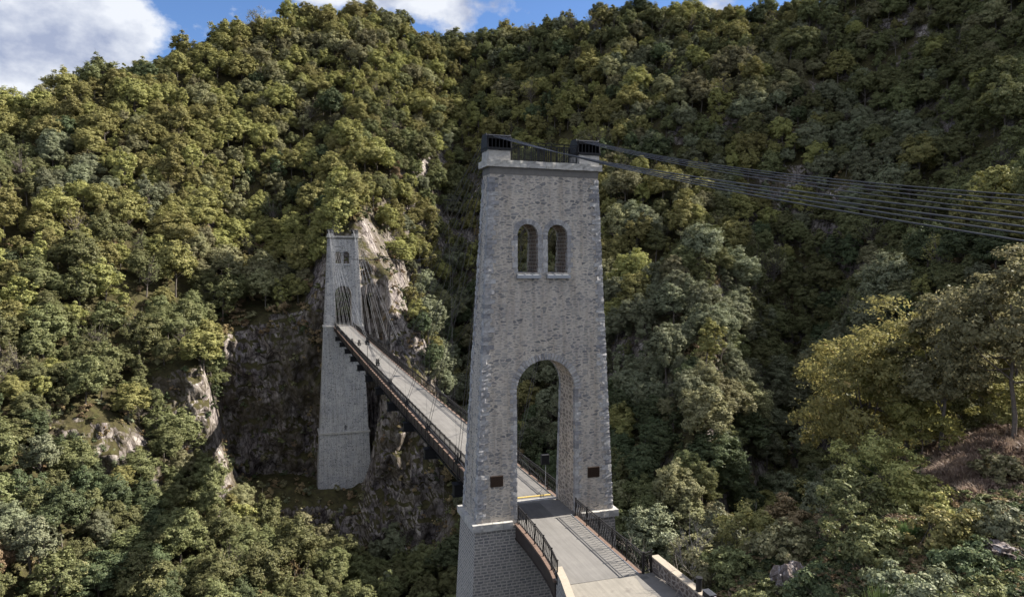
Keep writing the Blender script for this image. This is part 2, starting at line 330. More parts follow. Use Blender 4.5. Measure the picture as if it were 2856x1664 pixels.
# ------------------------------------------------------------------ masonry materials
def mat_rubble(name, sx, sy, stones, mortar, wide=0.09, warp=0.55, rnd=0.9, bump=0.6):
    mt, nd, lk = newmat(name)
    uv = N(nd, 'ShaderNodeUVMap'); uv.uv_map = 'UVMap'
    mp_ = N(nd, 'ShaderNodeMapping'); mp_.inputs['Scale'].default_value = (sx, sy, 1); lk.new(uv.outputs[0], mp_.inputs[0])
    nz = N(nd, 'ShaderNodeTexNoise', i_Scale=1.6, i_Detail=3.0); lk.new(mp_.outputs[0], nz.inputs['Vector'])
    s = N(nd, 'ShaderNodeVectorMath', operation='SCALE'); s.inputs['Scale'].default_value = warp; lk.new(nz.outputs['Color'], s.inputs[0])
    a = N(nd, 'ShaderNodeVectorMath', operation='ADD'); lk.new(mp_.outputs[0], a.inputs[0]); lk.new(s.outputs[0], a.inputs[1])
    ve = N(nd, 'ShaderNodeTexVoronoi', feature='DISTANCE_TO_EDGE', voronoi_dimensions='2D', i_Scale=1.0, i_Randomness=rnd)
    vc = N(nd, 'ShaderNodeTexVoronoi', voronoi_dimensions='2D', i_Scale=1.0, i_Randomness=rnd)
    lk.new(a.outputs[0], ve.inputs['Vector']); lk.new(a.outputs[0], vc.inputs['Vector'])
    fine = N(nd, 'ShaderNodeTexNoise', i_Scale=9.0, i_Detail=8.0, i_Roughness=0.7); lk.new(uv.outputs[0], fine.inputs['Vector'])
    big = N(nd, 'ShaderNodeTexNoise', i_Scale=0.35, i_Detail=4.0); lk.new(uv.outputs[0], big.inputs['Vector'])
    sp = N(nd, 'ShaderNodeSeparateColor'); lk.new(vc.outputs['Color'], sp.inputs[0])
    st = ramp(nd, [(i/(len(stones)-1), c) for i, c in enumerate(stones)]); lk.new(sp.outputs[0], st.inputs[0])
    # mortar smeared wide round some stones, thin round others
    w = math_(nd, lk, 'ADD', math_(nd, lk, 'MULTIPLY', math_(nd, lk, 'POWER', sp.outputs[1], 1.6), wide*2.4), math_(nd, lk, 'MULTIPLY', fine.outputs[0], wide*0.9))
    w = math_(nd, lk, 'SUBTRACT', ve.outputs['Distance'], w)
    mk = ramp(nd, [(0.0, (0, 0, 0)), (0.07, (1, 1, 1))]); lk.new(w, mk.inputs[0])
    mo = ramp(nd, [(0.35, tuple(c*0.88 for c in mortar)), (0.65, tuple(c*1.1 for c in mortar))]); lk.new(fine.outputs[0], mo.inputs[0])
    c = mixc(nd, lk, mk.outputs[0], mo.outputs[0], st.outputs[0])
    bt = ramp(nd, [(0.3, (0.84, 0.84, 0.86)), (0.7, (1.08, 1.06, 1.03))]); lk.new(big.outputs[0], bt.inputs[0])
    c = mixc(nd, lk, 1.0, c, bt.outputs[0], 'MULTIPLY')
    ms_ = N(nd, 'ShaderNodeMapping'); ms_.inputs['Scale'].default_value = (2.2, 0.16, 1); lk.new(uv.outputs[0], ms_.inputs[0])
    sn = N(nd, 'ShaderNodeTexNoise', i_Scale=1.0, i_Detail=6.0, i_Roughness=0.6); lk.new(ms_.outputs[0], sn.inputs['Vector'])
    sr = ramp(nd, [(0.32, (0.68, 0.66, 0.63)), (0.55, (1.0, 1.0, 1.0))]); lk.new(sn.outputs[0], sr.inputs[0])
    c = mixc(nd, lk, 0.8, c, sr.outputs[0], 'MULTIPLY')
    h = math_(nd, lk, 'ADD', mk.outputs[0], fine.outputs[0])
    return finish(mt, nd, lk, c, 0.9, h, bump, 0.05, spec=0.15)
def mat_coursed(name, c1, c2, mortar, bw=0.46, rh=0.2, ms=0.03):
    mt, nd, lk = newmat(name)
    uv = N(nd, 'ShaderNodeUVMap'); uv.uv_map = 'UVMap'
    nz = N(nd, 'ShaderNodeTexNoise', i_Scale=4.0, i_Detail=3.0); lk.new(uv.outputs[0], nz.inputs['Vector'])
    s = N(nd, 'ShaderNodeVectorMath', operation='SCALE'); s.inputs['Scale'].default_value = 0.10; lk.new(nz.outputs['Color'], s.inputs[0])
    a = N(nd, 'ShaderNodeVectorMath', operation='ADD'); lk.new(uv.outputs[0], a.inputs[0]); lk.new(s.outputs[0], a.inputs[1])
    b = N(nd, 'ShaderNodeTexBrick', offset=0.42, squash=0.8, squash_frequency=3)
    b.inputs['Color1'].default_value = (*c1, 1); b.inputs['Color2'].default_value = (*c2, 1); b.inputs['Mortar'].default_value = (*mortar, 1)
    b.inputs['Scale'].default_value = 1.0; b.inputs['Mortar Size'].default_value = ms; b.inputs['Mortar Smooth'].default_value = 0.3
    b.inputs['Brick Width'].default_value = bw; b.inputs['Row Height'].default_value = rh; b.inputs['Bias'].default_value = 0.0
    lk.new(a.outputs[0], b.inputs['Vector'])
    fine = N(nd, 'ShaderNodeTexNoise', i_Scale=7.0, i_Detail=8.0, i_Roughness=0.7); lk.new(uv.outputs[0], fine.inputs['Vector'])
    bt = ramp(nd, [(0.3, (0.75, 0.76, 0.78)), (0.7, (1.2, 1.18, 1.15))]); lk.new(fine.outputs[0], bt.inputs[0])
    c = mixc(nd, lk, 1.0, b.outputs['Color'], bt.outputs[0], 'MULTIPLY')
    h = math_(nd, lk, 'SUBTRACT', fine.outputs[0], b.outputs['Fac'])
    return finish(mt, nd, lk, c, 0.9, h, 0.6, 0.05, spec=0.15)

M_RUB = mat_rubble('rubble_masonry', 2.5, 5.6, [(0.166, 0.170, 0.180), (0.271, 0.269, 0.267), (0.333, 0.324, 0.308), (0.370, 0.354, 0.331), (0.401, 0.377, 0.348), (0.223, 0.224, 0.232)], (0.494, 0.450, 0.400), wide=0.115, warp=0.8, rnd=1.0)
M_RUBF = mat_rubble('rubble_masonry_of_far_tower', 1.9, 3.8, [(0.132, 0.140, 0.156), (0.330, 0.335, 0.342), (0.397, 0.400, 0.404), (0.242, 0.248, 0.270), (0.419, 0.416, 0.415)], (0.507, 0.502, 0.498), wide=0.12, warp=0.8, rnd=1.0)
M_REV = mat_rubble('bounce_warmed_rubble', 2.0, 3.8, [(0.230, 0.199, 0.170), (0.347, 0.300, 0.255), (0.278, 0.248, 0.228)], (0.577, 0.498, 0.414), wide=0.10, warp=0.8, rnd=1.0)  # front rubble again, its colours warmed to carry bounced light in the arch
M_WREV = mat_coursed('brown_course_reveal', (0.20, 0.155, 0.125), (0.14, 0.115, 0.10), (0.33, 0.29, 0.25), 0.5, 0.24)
M_COURSE = mat_coursed('coursed_masonry', (0.178, 0.178, 0.184), (0.282, 0.272, 0.256), (0.440, 0.409, 0.377), 0.42, 0.19, 0.04)
M_WALL = mat_rubble('parapet_rubble', 2.6, 4.0, [(0.094, 0.077, 0.071), (0.142, 0.118, 0.106), (0.118, 0.106, 0.106)], (0.249, 0.225, 0.207), wide=0.07)
M_ASH = mat_simple('ashlar_granite', (0.30, 0.298, 0.305), 0.3, 5.0, 0.85, bump=0.7)
M_PALE = mat_simple('pale_granite', (0.395, 0.384, 0.363), 0.28, 3.0, 0.85, bump=0.7)
M_SUNLIT_ASH = mat_simple('sunlit_tinted_ashlar', (0.346, 0.319, 0.270), 0.12, 4.0, 0.85)  # sunlight put into the colour: ashlar tinted cream for the back window edges
M_CONC = mat_simple('concrete', (0.160, 0.152, 0.144), 0.14, 2.0, 0.9)
M_STEEL = mat_simple('dark_painted_steel', (0.012, 0.012, 0.014), 0.3, 6.0, 0.6, 0.0)
M_BROWN = mat_simple('brown_painted_girder', (0.045, 0.034, 0.03), 0.3, 3.0, 0.6)
M_RUST = mat_simple('rust_brown_walkway', (0.160, 0.108, 0.084), 0.25, 4.0, 0.75)
M_RAIL = mat_simple('railing_iron', (0.022, 0.020, 0.020), 0.25, 9.0, 0.5, 0.0)
M_CABLE = mat_simple('galvanised_cable', (0.25, 0.255, 0.27), 0.15, 20.0, 0.6, 0.0)
M_CABD = mat_simple('dark_waxed_cable', (0.055, 0.057, 0.065), 0.3, 20.0, 0.5, 0.0)
def vary_blocks(mt, lo=0.72, hi=1.22):
    nd, lk = mt.node_tree.nodes, mt.node_tree.links; b = next(n for n in nd if n.type == 'BSDF_PRINCIPLED')
    src = b.inputs['Base Color'].links[0].from_socket; g = nd.new('ShaderNodeNewGeometry')
    r = ramp(nd, [(0.0, (lo*0.97, lo*0.98, lo*1.03)), (0.5, (1, 0.99, 0.98)), (1.0, (hi, hi*0.99, hi*0.96))]); lk.new(g.outputs['Random Per Island'], r.inputs[0])
    lk.new(mixc(nd, lk, 1.0, src, r.outputs[0], 'MULTIPLY'), b.inputs['Base Color'])
vary_blocks(M_ASH, 0.66, 1.3); vary_blocks(M_PALE, 0.82, 1.12)
M_ZINC = mat_simple('zinc_sheet', (0.30, 0.315, 0.34), 0.1, 3.0, 0.4, 0.5)
M_CORT = mat_simple('bronze_plate', (0.040, 0.025, 0.018), 0.25, 12.0, 0.5, 0.4)
M_YEL = mat_simple('yellow_paint', (0.50, 0.37, 0.12), 0.25, 9.0, 0.5)
M_CAP = mat_simple('sandy_coping', (0.355, 0.308, 0.249), 0.1, 5.0, 0.85)

def mat_pavement(name, base, spots, scale=0.7):
    mt, nd, lk = newmat(name); t = N(nd, 'ShaderNodeTexCoord')
    n = N(nd, 'ShaderNodeTexNoise', i_Scale=scale, i_Detail=9.0, i_Roughness=0.6); f = N(nd, 'ShaderNodeTexNoise', i_Scale=40.0, i_Detail=4.0)
    lk.new(t.outputs['Object'], n.inputs['Vector']); lk.new(t.outputs['Object'], f.inputs['Vector'])
    r = ramp(nd, [(0.3, tuple(c*0.86 for c in base)), (0.55, base), (0.72, spots)]); lk.new(n.outputs[0], r.inputs[0])
    mw = N(nd, 'ShaderNodeMapping'); mw.inputs['Scale'].default_value = (2.6, 0.12, 1); lk.new(t.outputs['Object'], mw.inputs[0])
    wn_ = N(nd, 'ShaderNodeTexNoise', i_Scale=1.3, i_Detail=8.0, i_Roughness=0.7); lk.new(mw.outputs[0], wn_.inputs['Vector'])
    wr = ramp(nd, [(0.3, (0.80, 0.80, 0.80)), (0.6, (1.06, 1.06, 1.06))]); lk.new(wn_.outputs[0], wr.inputs[0])
    g0 = ramp(nd, [(0.3, (0.88, 0.88, 0.88)), (0.7, (1.1, 1.1, 1.1))]); lk.new(f.outputs[0], g0.inputs[0])
    class _G: pass
    g = _G(); g.outputs = [mixc(nd, lk, 1.0, g0.outputs[0], wr.outputs[0], 'MULTIPLY')]
    return finish(mt, nd, lk, mixc(nd, lk, 1.0, r.outputs[0], g.outputs[0], 'MULTIPLY'), 0.88, f.outputs[0], 0.2, 0.01, spec=0.2)
M_ROAD = mat_pavement('pale_deck_surface', (0.186, 0.178, 0.169), (0.207, 0.198, 0.186))
M_ASPH = mat_pavement('dark_asphalt', (0.115, 0.11, 0.105), (0.14, 0.135, 0.13))
M_SLAB = mat_pavement('landing_concrete', (0.249, 0.231, 0.202), (0.160, 0.145, 0.130), 1.1)

def box_uv(me):
    uv = me.uv_layers.new(name='UVMap')
    for p in me.polygons:
        n = p.normal
        for li in p.loop_indices:
            c = me.vertices[me.loops[li].vertex_index].co
            if abs(n.z) > 0.7: q = (c.x, c.y)
            elif abs(n.y) >= abs(n.x): q = (c.x, c.z)
            else: q = (c.y+37.0, c.z)
            uv.data[li].uv = q
def rough_box(mb, x0, x1, y0, y1, z0, z1, amp=0.035, seed=None, nx=3, ny=3, nz=2):
    """a split-faced stone: a box whose skin is a jittered grid"""
    sd = seed if seed is not None else random.random()*1000
    vid = {}
    rnd = random.Random(sd)
    def V(i, j, k):
        key = (i, j, k)
        if key not in vid:
            vid[key] = len(mb.v)
            a = amp
            mb.v.append((x0+(x1-x0)*i/nx+rnd.uniform(-a, a), y0+(y1-y0)*j/ny+rnd.uniform(-a, a), z0+(z1-z0)*k/nz+rnd.uniform(-a, a)*0.5))
        return vid[key]
    for i in range(nx):
        for j in range(ny):
            mb.f.append((V(i, j, 0), V(i, j+1, 0), V(i+1, j+1, 0), V(i+1, j, 0))); mb.f.append((V(i, j, nz), V(i+1, j, nz), V(i+1, j+1, nz), V(i, j+1, nz)))
    for i in range(nx):
        for k in range(nz):
            mb.f.append((V(i, 0, k), V(i+1, 0, k), V(i+1, 0, k+1), V(i, 0, k+1))); mb.f.append((V(i, ny, k), V(i, ny, k+1), V(i+1, ny, k+1), V(i+1, ny, k)))
    for j in range(ny):
        for k in range(nz):
            mb.f.append((V(0, j, k), V(0, j, k+1), V(0, j+1, k+1), V(0, j+1, k))); mb.f.append((V(nx, j, k), V(nx, j+1, k), V(nx, j+1, k+1), V(nx, j, k+1)))
def arch_prism(cx, hw, zb, zs, y0, y1, n=20, rise=1.0):
    mb = MB(); ring = [(cx-hw, zb), (cx+hw, zb)]+[(cx+hw*math.cos(math.pi*i/n), zs+hw*rise*math.sin(math.pi*i/n)) for i in range(n+1)]
    k = len(ring); mb.v = [(x, y0, z) for x, z in ring]+[(x, y1, z) for x, z in ring]
    mb.f = [tuple(range(k)), tuple(range(2*k-1, k-1, -1))]+[(i, i+k, (i+1) % k+k, (i+1) % k) for i in range(k)]
    me = mb.mesh('cutter', None); bm = bmesh.new(); bm.from_mesh(me); bmesh.ops.recalc_face_normals(bm, faces=bm.faces); bm.to_mesh(me); bm.free()
    return me
def cut(me, cutters):
    o = bpy.data.objects.new('tmp', me); COL.objects.link(o); cs = []
    for c in cutters:
        co = bpy.data.objects.new('tmpc', c); COL.objects.link(co); cs.append(co)
        md = o.modifiers.new('b', 'BOOLEAN'); md.operation = 'DIFFERENCE'; md.object = co; md.solver = 'EXACT'
    dg = bpy.context.evaluated_depsgraph_get(); dg.update()
    out = bpy.data.meshes.new_from_object(o.evaluated_get(dg))
    for q in cs+[o]: bpy.data.objects.remove(q)
    return out

SH_TOP = 21.72
def hx(z): return 4.67-z*(4.67-3.64)/22.1       # half widths of the tapering shaft
def hy(z): return 1.67-z*(1.67-0.75)/22.1
WINS = ((-1.2, 0.68), (0.82, 0.68))
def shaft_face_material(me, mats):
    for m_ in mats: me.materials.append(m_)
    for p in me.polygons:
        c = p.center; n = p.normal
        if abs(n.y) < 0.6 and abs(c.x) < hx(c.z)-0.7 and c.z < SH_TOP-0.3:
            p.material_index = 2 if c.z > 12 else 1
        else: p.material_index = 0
def tower(cy, zt0, near):
    """zt0: level of the road at the tower"""
    PA = empty('stone_tower', (0, cy, zt0),
               'tall rubble stone bridge tower in the foreground, pierced by an arch and twin round-headed windows' if near else
               'far grey stone bridge tower standing against the cliff beyond the end of the deck', 'tower')
    T = lambda mb: [(x, y+cy, z+zt0) for x, y, z in mb.v]
    def B(mb, name, mat, parent=PA, uv=False, **k):
        mb.v = T(mb); o = mb.build(name, mat, parent, **k)
        if uv: box_uv(o.data)
        return o
    # shaft
    mb = MB(); z0 = -0.15
    mb.hexa([(-hx(z0), -hy(z0), z0), (hx(z0), -hy(z0), z0), (hx(z0), hy(z0), z0), (-hx(z0), hy(z0), z0),
             (-hx(SH_TOP), -hy(SH_TOP), SH_TOP), (hx(SH_TOP), -hy(SH_TOP), SH_TOP), (hx(SH_TOP), hy(SH_TOP), SH_TOP), (-hx(SH_TOP), hy(SH_TOP), SH_TOP)])
    cs = [arch_prism(0, 2.0, -1, 8.08, -4, 4, 28)]+[arch_prism(c, w, 15.62, 18.0, -3, 3, 16) for c, w in WINS]
    me = cut(mb.mesh('s', None), cs)
    for v in me.vertices: v.co.y += 0
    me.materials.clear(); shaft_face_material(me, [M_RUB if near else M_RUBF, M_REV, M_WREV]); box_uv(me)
    sh_ = bpy.data.objects.new('shaft', me); COL.objects.link(sh_)
    sh_.parent = PA
    # pier below the road
    zb = -36 if near else -41.6
    prev = (4.78, 1.78, -0.17); segs = [(-36, 6.3, 3.0)] if near else [(-26.6, 5.95, 2.5), (-35.6, 6.45, 2.9), (-42.2, 6.6, 3.0)]
    first = True
    for i, (zz, bx, by) in enumerate(segs):
        mb = MB(); tx_, ty_, tz_ = prev
        mb.hexa([(-bx, -by, zz), (bx, -by, zz), (bx, by, zz), (-bx, by, zz), (-tx_, -ty_, tz_), (tx_, -ty_, tz_), (tx_, ty_, tz_), (-tx_, ty_, tz_)])
        if i == 0:
            me = mb.mesh('p', None)
            if not near: me = cut(me, [arch_prism(0.25, 0.28, -26.3, -25.3, -4, -1.6, 8)])
            me.materials.clear(); me.materials.append(M_COURSE if near else M_RUBF); box_uv(me)
            o = bpy.data.objects.new('pier', me); COL.objects.link(o); o.parent = PA
            if not near:
                mb2 = MB(); mb2.box(-bx-0.40, bx+0.40, -by-0.40, by+0.40, zz-0.46, zz); B(mb2, 'lower_string_course', M_PALE)
        else:
            B(mb, 'lower_pier', M_RUBF, uv=True)
        prev = (bx+(0.12 if i == 0 else 0.03), by+(0.12 if i == 0 else 0.03), zz-(0.46 if i == 0 else 0.0))
        if i == 1:
            mb2 = MB(); mb2.box(-bx-0.06, bx+0.06, -by-0.06, by+0.06, zz-0.10, zz+0.02); B(mb2, 'mortar_line', M_PALE)
    # ledge, two halves either side of the road
    for s in (-1, 1):
        mb = MB(); n = 7
        xs = [2.35+(4.98-2.35)*i/4 for i in range(5)]
        for y0, y1 in ((-1.98, -1.55), (1.55, 1.98)):
            for i in range(4):
                a, b = s*xs[i], s*xs[i+1]; rough_box(mb, min(a, b), max(a, b)-0.01, y0, y1, -0.36, 0.07, 0.018)
        for i in range(4):
            ya = -1.54+i*0.77; a, b = s*4.55, s*4.98; rough_box(mb, min(a, b), max(a, b), ya, ya+0.76, -0.36, 0.07, 0.018)
        B(mb, 'ledge', M_PALE)
    # quoins
    for sx_ in (-1, 1):
        for sy_ in (-1, 1):
            mb = MB(); z = 0.12; k = 0
            while z < SH_TOP-0.25:
                h = random.uniform(0.24, 0.34); lx, ly = (0.62, 0.36) if k % 2 else (0.38, 0.6)
                lx *= random.uniform(0.85, 1.15); ex, ey = hx(z+h/2)+0.035, hy(z+h/2)+0.035
                x0, x1 = sorted((sx_*ex, sx_*(ex-lx))); y0, y1 = sorted((sy_*ey, sy_*(ey-ly)))
                rough_box(mb, x0, x1, y0, y1, z, z+h-0.015, 0.034 if near else 0.04); z += h; k += 1
            B(mb, 'quoins', M_ASH)
    # arch ring, jamb stones, window surrounds (front and back)
    def ring(mb, cx, hw, zs, dep, n, sgn, proud=0.035, th=0.22):
        for i in range(n):
            a0, a1 = math.pi*i/n+0.012, math.pi*(i+1)/n-0.012; d = dep*random.uniform(0.9, 1.1)
            pts = []
            for r, a in ((hw, a0), (hw+d, a0), (hw+d, a1), (hw, a1)):
                pts.append((cx+r*math.cos(a), zs+r*math.sin(a)))
            P = []
            for dy in (0, 1):
                for x, z in pts:
                    yy = sgn*(hy(z)+proud+random.uniform(-0.012, 0.018)) if dy == 0 else sgn*(hy(z)-th)
                    P.append((x, yy, z))
            n0 = len(mb.v); mb.v += P
            mb.f += [(n0, n0+1, n0+2, n0+3), (n0+7, n0+6, n0+5, n0+4)]+[(n0+q, n0+4+q, n0+4+(q+1) % 4, n0+(q+1) % 4) for q in range(4)]
    def jamb(mb, xe, dirx, z0, z1, sgn, wa=0.26, wb=0.42, h=0.3):
        z = z0; k = 0
        while z < z1-0.05:
            hh = min(h*random.uniform(0.85, 1.15), z1-z); w = (wb if k % 2 else wa)*random.uniform(0.9, 1.1)
            x0, x1 = sorted((xe, xe+dirx*w)); ym = hy(z+hh/2)
            y0, y1 = sorted((sgn*(ym+0.035), sgn*(ym-0.3)))
            rough_box(mb, x0, x1, y0, y1, z, z+hh-0.012, 0.016); z += hh; k += 1
    for sgn in (-1, 1):
        mb = MB(); ring(mb, 0, 1.995, 8.08, 0.42, 31, sgn)
        jamb(mb, -1.99, -1, 0.1, 8.1, sgn); jamb(mb, 1.99, 1, 0.1, 8.1, sgn); B(mb, 'arch_ring', M_ASH)
        for c, w in WINS:
            mb = MB(); ring(mb, c, w-0.005, 18.0, 0.33, 13, sgn)
            o_ = c < 0
            jamb(mb, c-w, -1, 15.6, 18.0, sgn, 0.24 if o_ else 0.3, 0.4 if o_ else 0.3, 0.34); jamb(mb, c+w, 1, 15.6, 18.0, sgn, 0.3 if o_ else 0.24, 0.3 if o_ else 0.4, 0.34)
            B(mb, 'window_surround', M_ASH if sgn < 0 else M_SUNLIT_ASH)
    for c, w in WINS:                       # sheet-metal sills with standing seams
        mb = MB(); yf = -hy(15.5); mb.hexa([(c-w-0.12, yf-0.28, 15.26), (c+w+0.12, yf-0.28, 15.26), (c+w+0.12, yf+0.5, 15.26), (c-w-0.12, yf+0.5, 15.26),
                 (c-w-0.12, yf-0.28, 15.46), (c+w+0.12, yf-0.28, 15.46), (c+w+0.12, yf+0.5, 15.63), (c-w-0.12, yf+0.5, 15.63)])
        for k in range(4):
            x = c-w-0.08+(2*w+0.16)*k/3; mb.hexa([(x-.015, yf-0.285, 15.46), (x+.015, yf-0.285, 15.46), (x+.015, yf+0.49, 15.62), (x-.015, yf+0.49, 15.62), (x-.015, yf-0.285, 15.50), (x+.015, yf-0.285, 15.50), (x+.015, yf+0.49, 15.665), (x-.015, yf+0.49, 15.665)])
        B(mb, 'window_sill', M_ZINC)
    # concrete band, cornice, pedestals
    a, b = hx(SH_TOP)+0.02, hy(SH_TOP)+0.02
    mb = MB(); mb.box(-a, a, -b, b, SH_TOP-0.004, 22.16); B(mb, 'concrete_band', M_CONC, uv=True)
    mb = MB(); X = 3.9; Y = 0.97; k = 6
    for i in range(k):
        x0 = -X+2*X*i/k
        for ya, yb in ((-Y, 0.0), (0.0, Y)): rough_box(mb, x0, x0+2*X/k-0.012, ya, yb-0.008, 22.165, 22.58, 0.025, nx=6, ny=4, nz=3)
    B(mb, 'cornice', M_PALE)
    for s in (-1, 1):
        mb = MB(); x0, x1 = sorted((s*3.75, s*2.33)); rough_box(mb, x0, x1, -0.78, 0.78, 22.585, 23.18, 0.02, nx=5, ny=5, nz=3); B(mb, 'pedestal', M_PALE)
    return PA
PARENT_ABS[0] = True
def fix_parent(o): o.matrix_parent_inverse = Matrix.Translation(o.parent.location).inverted()
ZF = -1.16
NT = tower(0, 0.0, True)
FT = tower(140, ZF, False)
for PA in (NT, FT):
    for o in PA.children:
        if o.name.split('.')[0] in ('shaft', 'pier'):
            o.matrix_parent_inverse = Matrix()       # built round the tower's own base point

# ------------------------------------------------------------------ saddles, top railings, plaques
def saddle(cx, cy, zt, label):
    S = empty('cable_saddle', (cx, cy, zt+23.19), label, 'cable saddle')
    B = lambda mb, n: mb.build(n, M_STEEL, S)
    x0, x1, z = cx-0.72, cx+0.72, zt+23.19
    mb = MB(); mb.box(x0-0.05, x1+0.05, cy-0.85, cy+0.85, z, z+0.16); B(mb, 'base_plate')
    mb = MB()
    for i in range(7):
        x = x0+(x1-x0)*i/6; mb.box(x-0.02, x+0.02, cy-0.7, cy+0.7, z+0.161, z+0.70)
    mb.box(x0, x1, cy-0.06, cy+0.06, z+0.162, z+0.68); mb.box(x0-0.03, x1+0.03, cy-0.72, cy+0.72, z+0.702, z+0.78); B(mb, 'ribs')
    for s, x in ((-1, x0-0.08), (1, x1+0.02)):        # end cheeks with round holes
        mb = MB(); pts = [(-0.75, 0.17), (0.75, 0.17), (0.62, 0.8), (0.4, 1.06), (-0.4, 1.06), (-0.62, 0.8)]
        n = len(pts); mb.v = [(x, cy+a, z+b) for a, b in pts]+[(x+0.06, cy+a, z+b) for a, b in pts]
        mb.f = [tuple(range(n)), tuple(range(2*n-1, n-1, -1))]+[(i, i+n, (i+1) % n+n, (i+1) % n) for i in range(n)]
        me = mb.mesh('c', None); cs = []
        for a, b, r in ((-0.3, 0.78, 0.13), (0.3, 0.78, 0.13), (-0.3, 0.42, 0.11), (0.3, 0.42, 0.11)):
            c = MB(); c.tube([(x-0.2, cy+a, z+b), (x+0.3, cy+a, z+b)], r, 12); cs.append(c.mesh('c', None))
        me = cut(me, cs); me.materials.clear(); me.materials.append(M_STEEL); box_uv(me)
        o = bpy.data.objects.new('cheek_plate', me); COL.objects.link(o); o.parent = S; fix_parent(o)
    mb = MB()
    for i in range(9):
        x = x0+0.06+(x1-x0-0.12)*i/8; mb.tube([(x, cy-0.55, z+0.86), (x, cy-0.2, z+0.95), (x, cy+0.2, z+0.95), (x, cy+0.55, z+0.86)], 0.062, 8)
    B(mb, 'cable_grooves')
    mb = MB(); mb.hexa([(x0, cy-0.72, z+0.78), (x1, cy-0.72, z+0.78), (x1, cy-0.5, z+0.80), (x0, cy-0.5, z+0.80), (x0, cy-0.72, z+0.90), (x1, cy-0.72, z+0.90), (x1, cy-0.5, z+0.98), (x0, cy-0.5, z+0.98)]); B(mb, 'front_lip')
    return S
saddle(-3.02, 0, 0, 'black steel cable saddle on the left pedestal of the near tower top')
saddle(3.05, 0, 0, 'black steel cable saddle on the right pedestal of the near tower top')
saddle(-3.02, 140, ZF, 'small black cable saddle on the left end of the far tower top')
saddle(3.02, 140, ZF, 'small black cable saddle on the right end of the far tower top')
def top_railing(y, zt, label):
    R_ = empty('top_railing', (0, y, zt+22.6), label, 'railing')
    z0 = zt+22.6; x0, x1 = -2.22, 2.22
    for i in range(6):
        x = x0+(x1-x0)*i/5; mb = MB(); mb.box(x-0.025, x+0.025, y-0.025, y+0.025, z0-0.02, z0+1.15); mb.build('post', M_STEEL, R_)
    mb = MB(); mb.box(x0, x1, y-0.03, y+0.03, z0+1.151, z0+1.19); mb.build('top_rail', M_STEEL, R_)
    mb = MB()
    for i in range(35):
        x = x0+(x1-x0)*(i+0.5)/35; mb.box(x-0.014, x+0.014, y-0.014, y+0.014, z0+0.08, z0+1.0)
    mb.box(x0, x1, y-0.015, y+0.015, z0+0.05, z0+0.079); mb.box(x0, x1, y-0.015, y+0.015, z0+1.001, z0+1.03); mb.build('bars', M_STEEL, R_)
top_railing(-0.62, 0, 'black iron guard railing along the front edge of the near tower top')
top_railing(0.62, 0, 'black iron guard railing along the back edge of the near tower top')
for x, lab in ((-3.35, 'dark rusted steel plaque fixed to the left leg of the near tower'), (3.28, 'dark rusted steel plaque fixed to the right leg of the near tower')):
    mb = MB(); yf = -hy(2.6); mb.box(x-0.41, x+0.41, yf-0.10, yf+0.03, 2.28, 2.96)
    o = mb.build('plaque', M_CORT, None, bevel=0.012); tag(o, lab, 'plaque')

# ------------------------------------------------------------------ deck of the main span
YA, YB = 1.75, 138.2
def zd(y): return -0.0084*(y-1.75)-0.25*math.sin(math.pi*max(0, min(1, (y-1.75)/136.5)))
NODE = [140/12*k for k in range(1, 12)]
DK = empty('bridge_deck', (0, 70, zd(70)), 'long narrow bridge deck with pale grey roadway and dark brown girders spanning the gorge', 'bridge deck')
ys = [YA+(YB-YA)*i/70 for i in range(71)]
def sweep(x0, x1, dz0, dz1, name, mat, parent=DK):
    mb = MB(); n = len(ys)
    for y in ys:
        z = zd(y); mb.v += [(x0, y, z+dz0), (x1, y, z+dz0), (x1, y, z+dz1), (x0, y, z+dz1)]
    for i in range(n-1):
        b = i*4
        for q in range(4): mb.f.append((b+q, b+(q+1) % 4, b+4+(q+1) % 4, b+4+q))
    mb.f += [(0, 3, 2, 1), tuple((n-1)*4+q for q in range(4))]
    me = mb.mesh(name, mat); bm = bmesh.new(); bm.from_mesh(me); bmesh.ops.recalc_face_normals(bm, faces=bm.faces); bm.to_mesh(me); bm.free()
    o = bpy.data.objects.new(name, me); COL.objects.link(o); o.parent = parent; fix_parent(o); return o
sweep(-1.86, 1.86, -0.22, 0.0, 'roadway', M_ROAD)
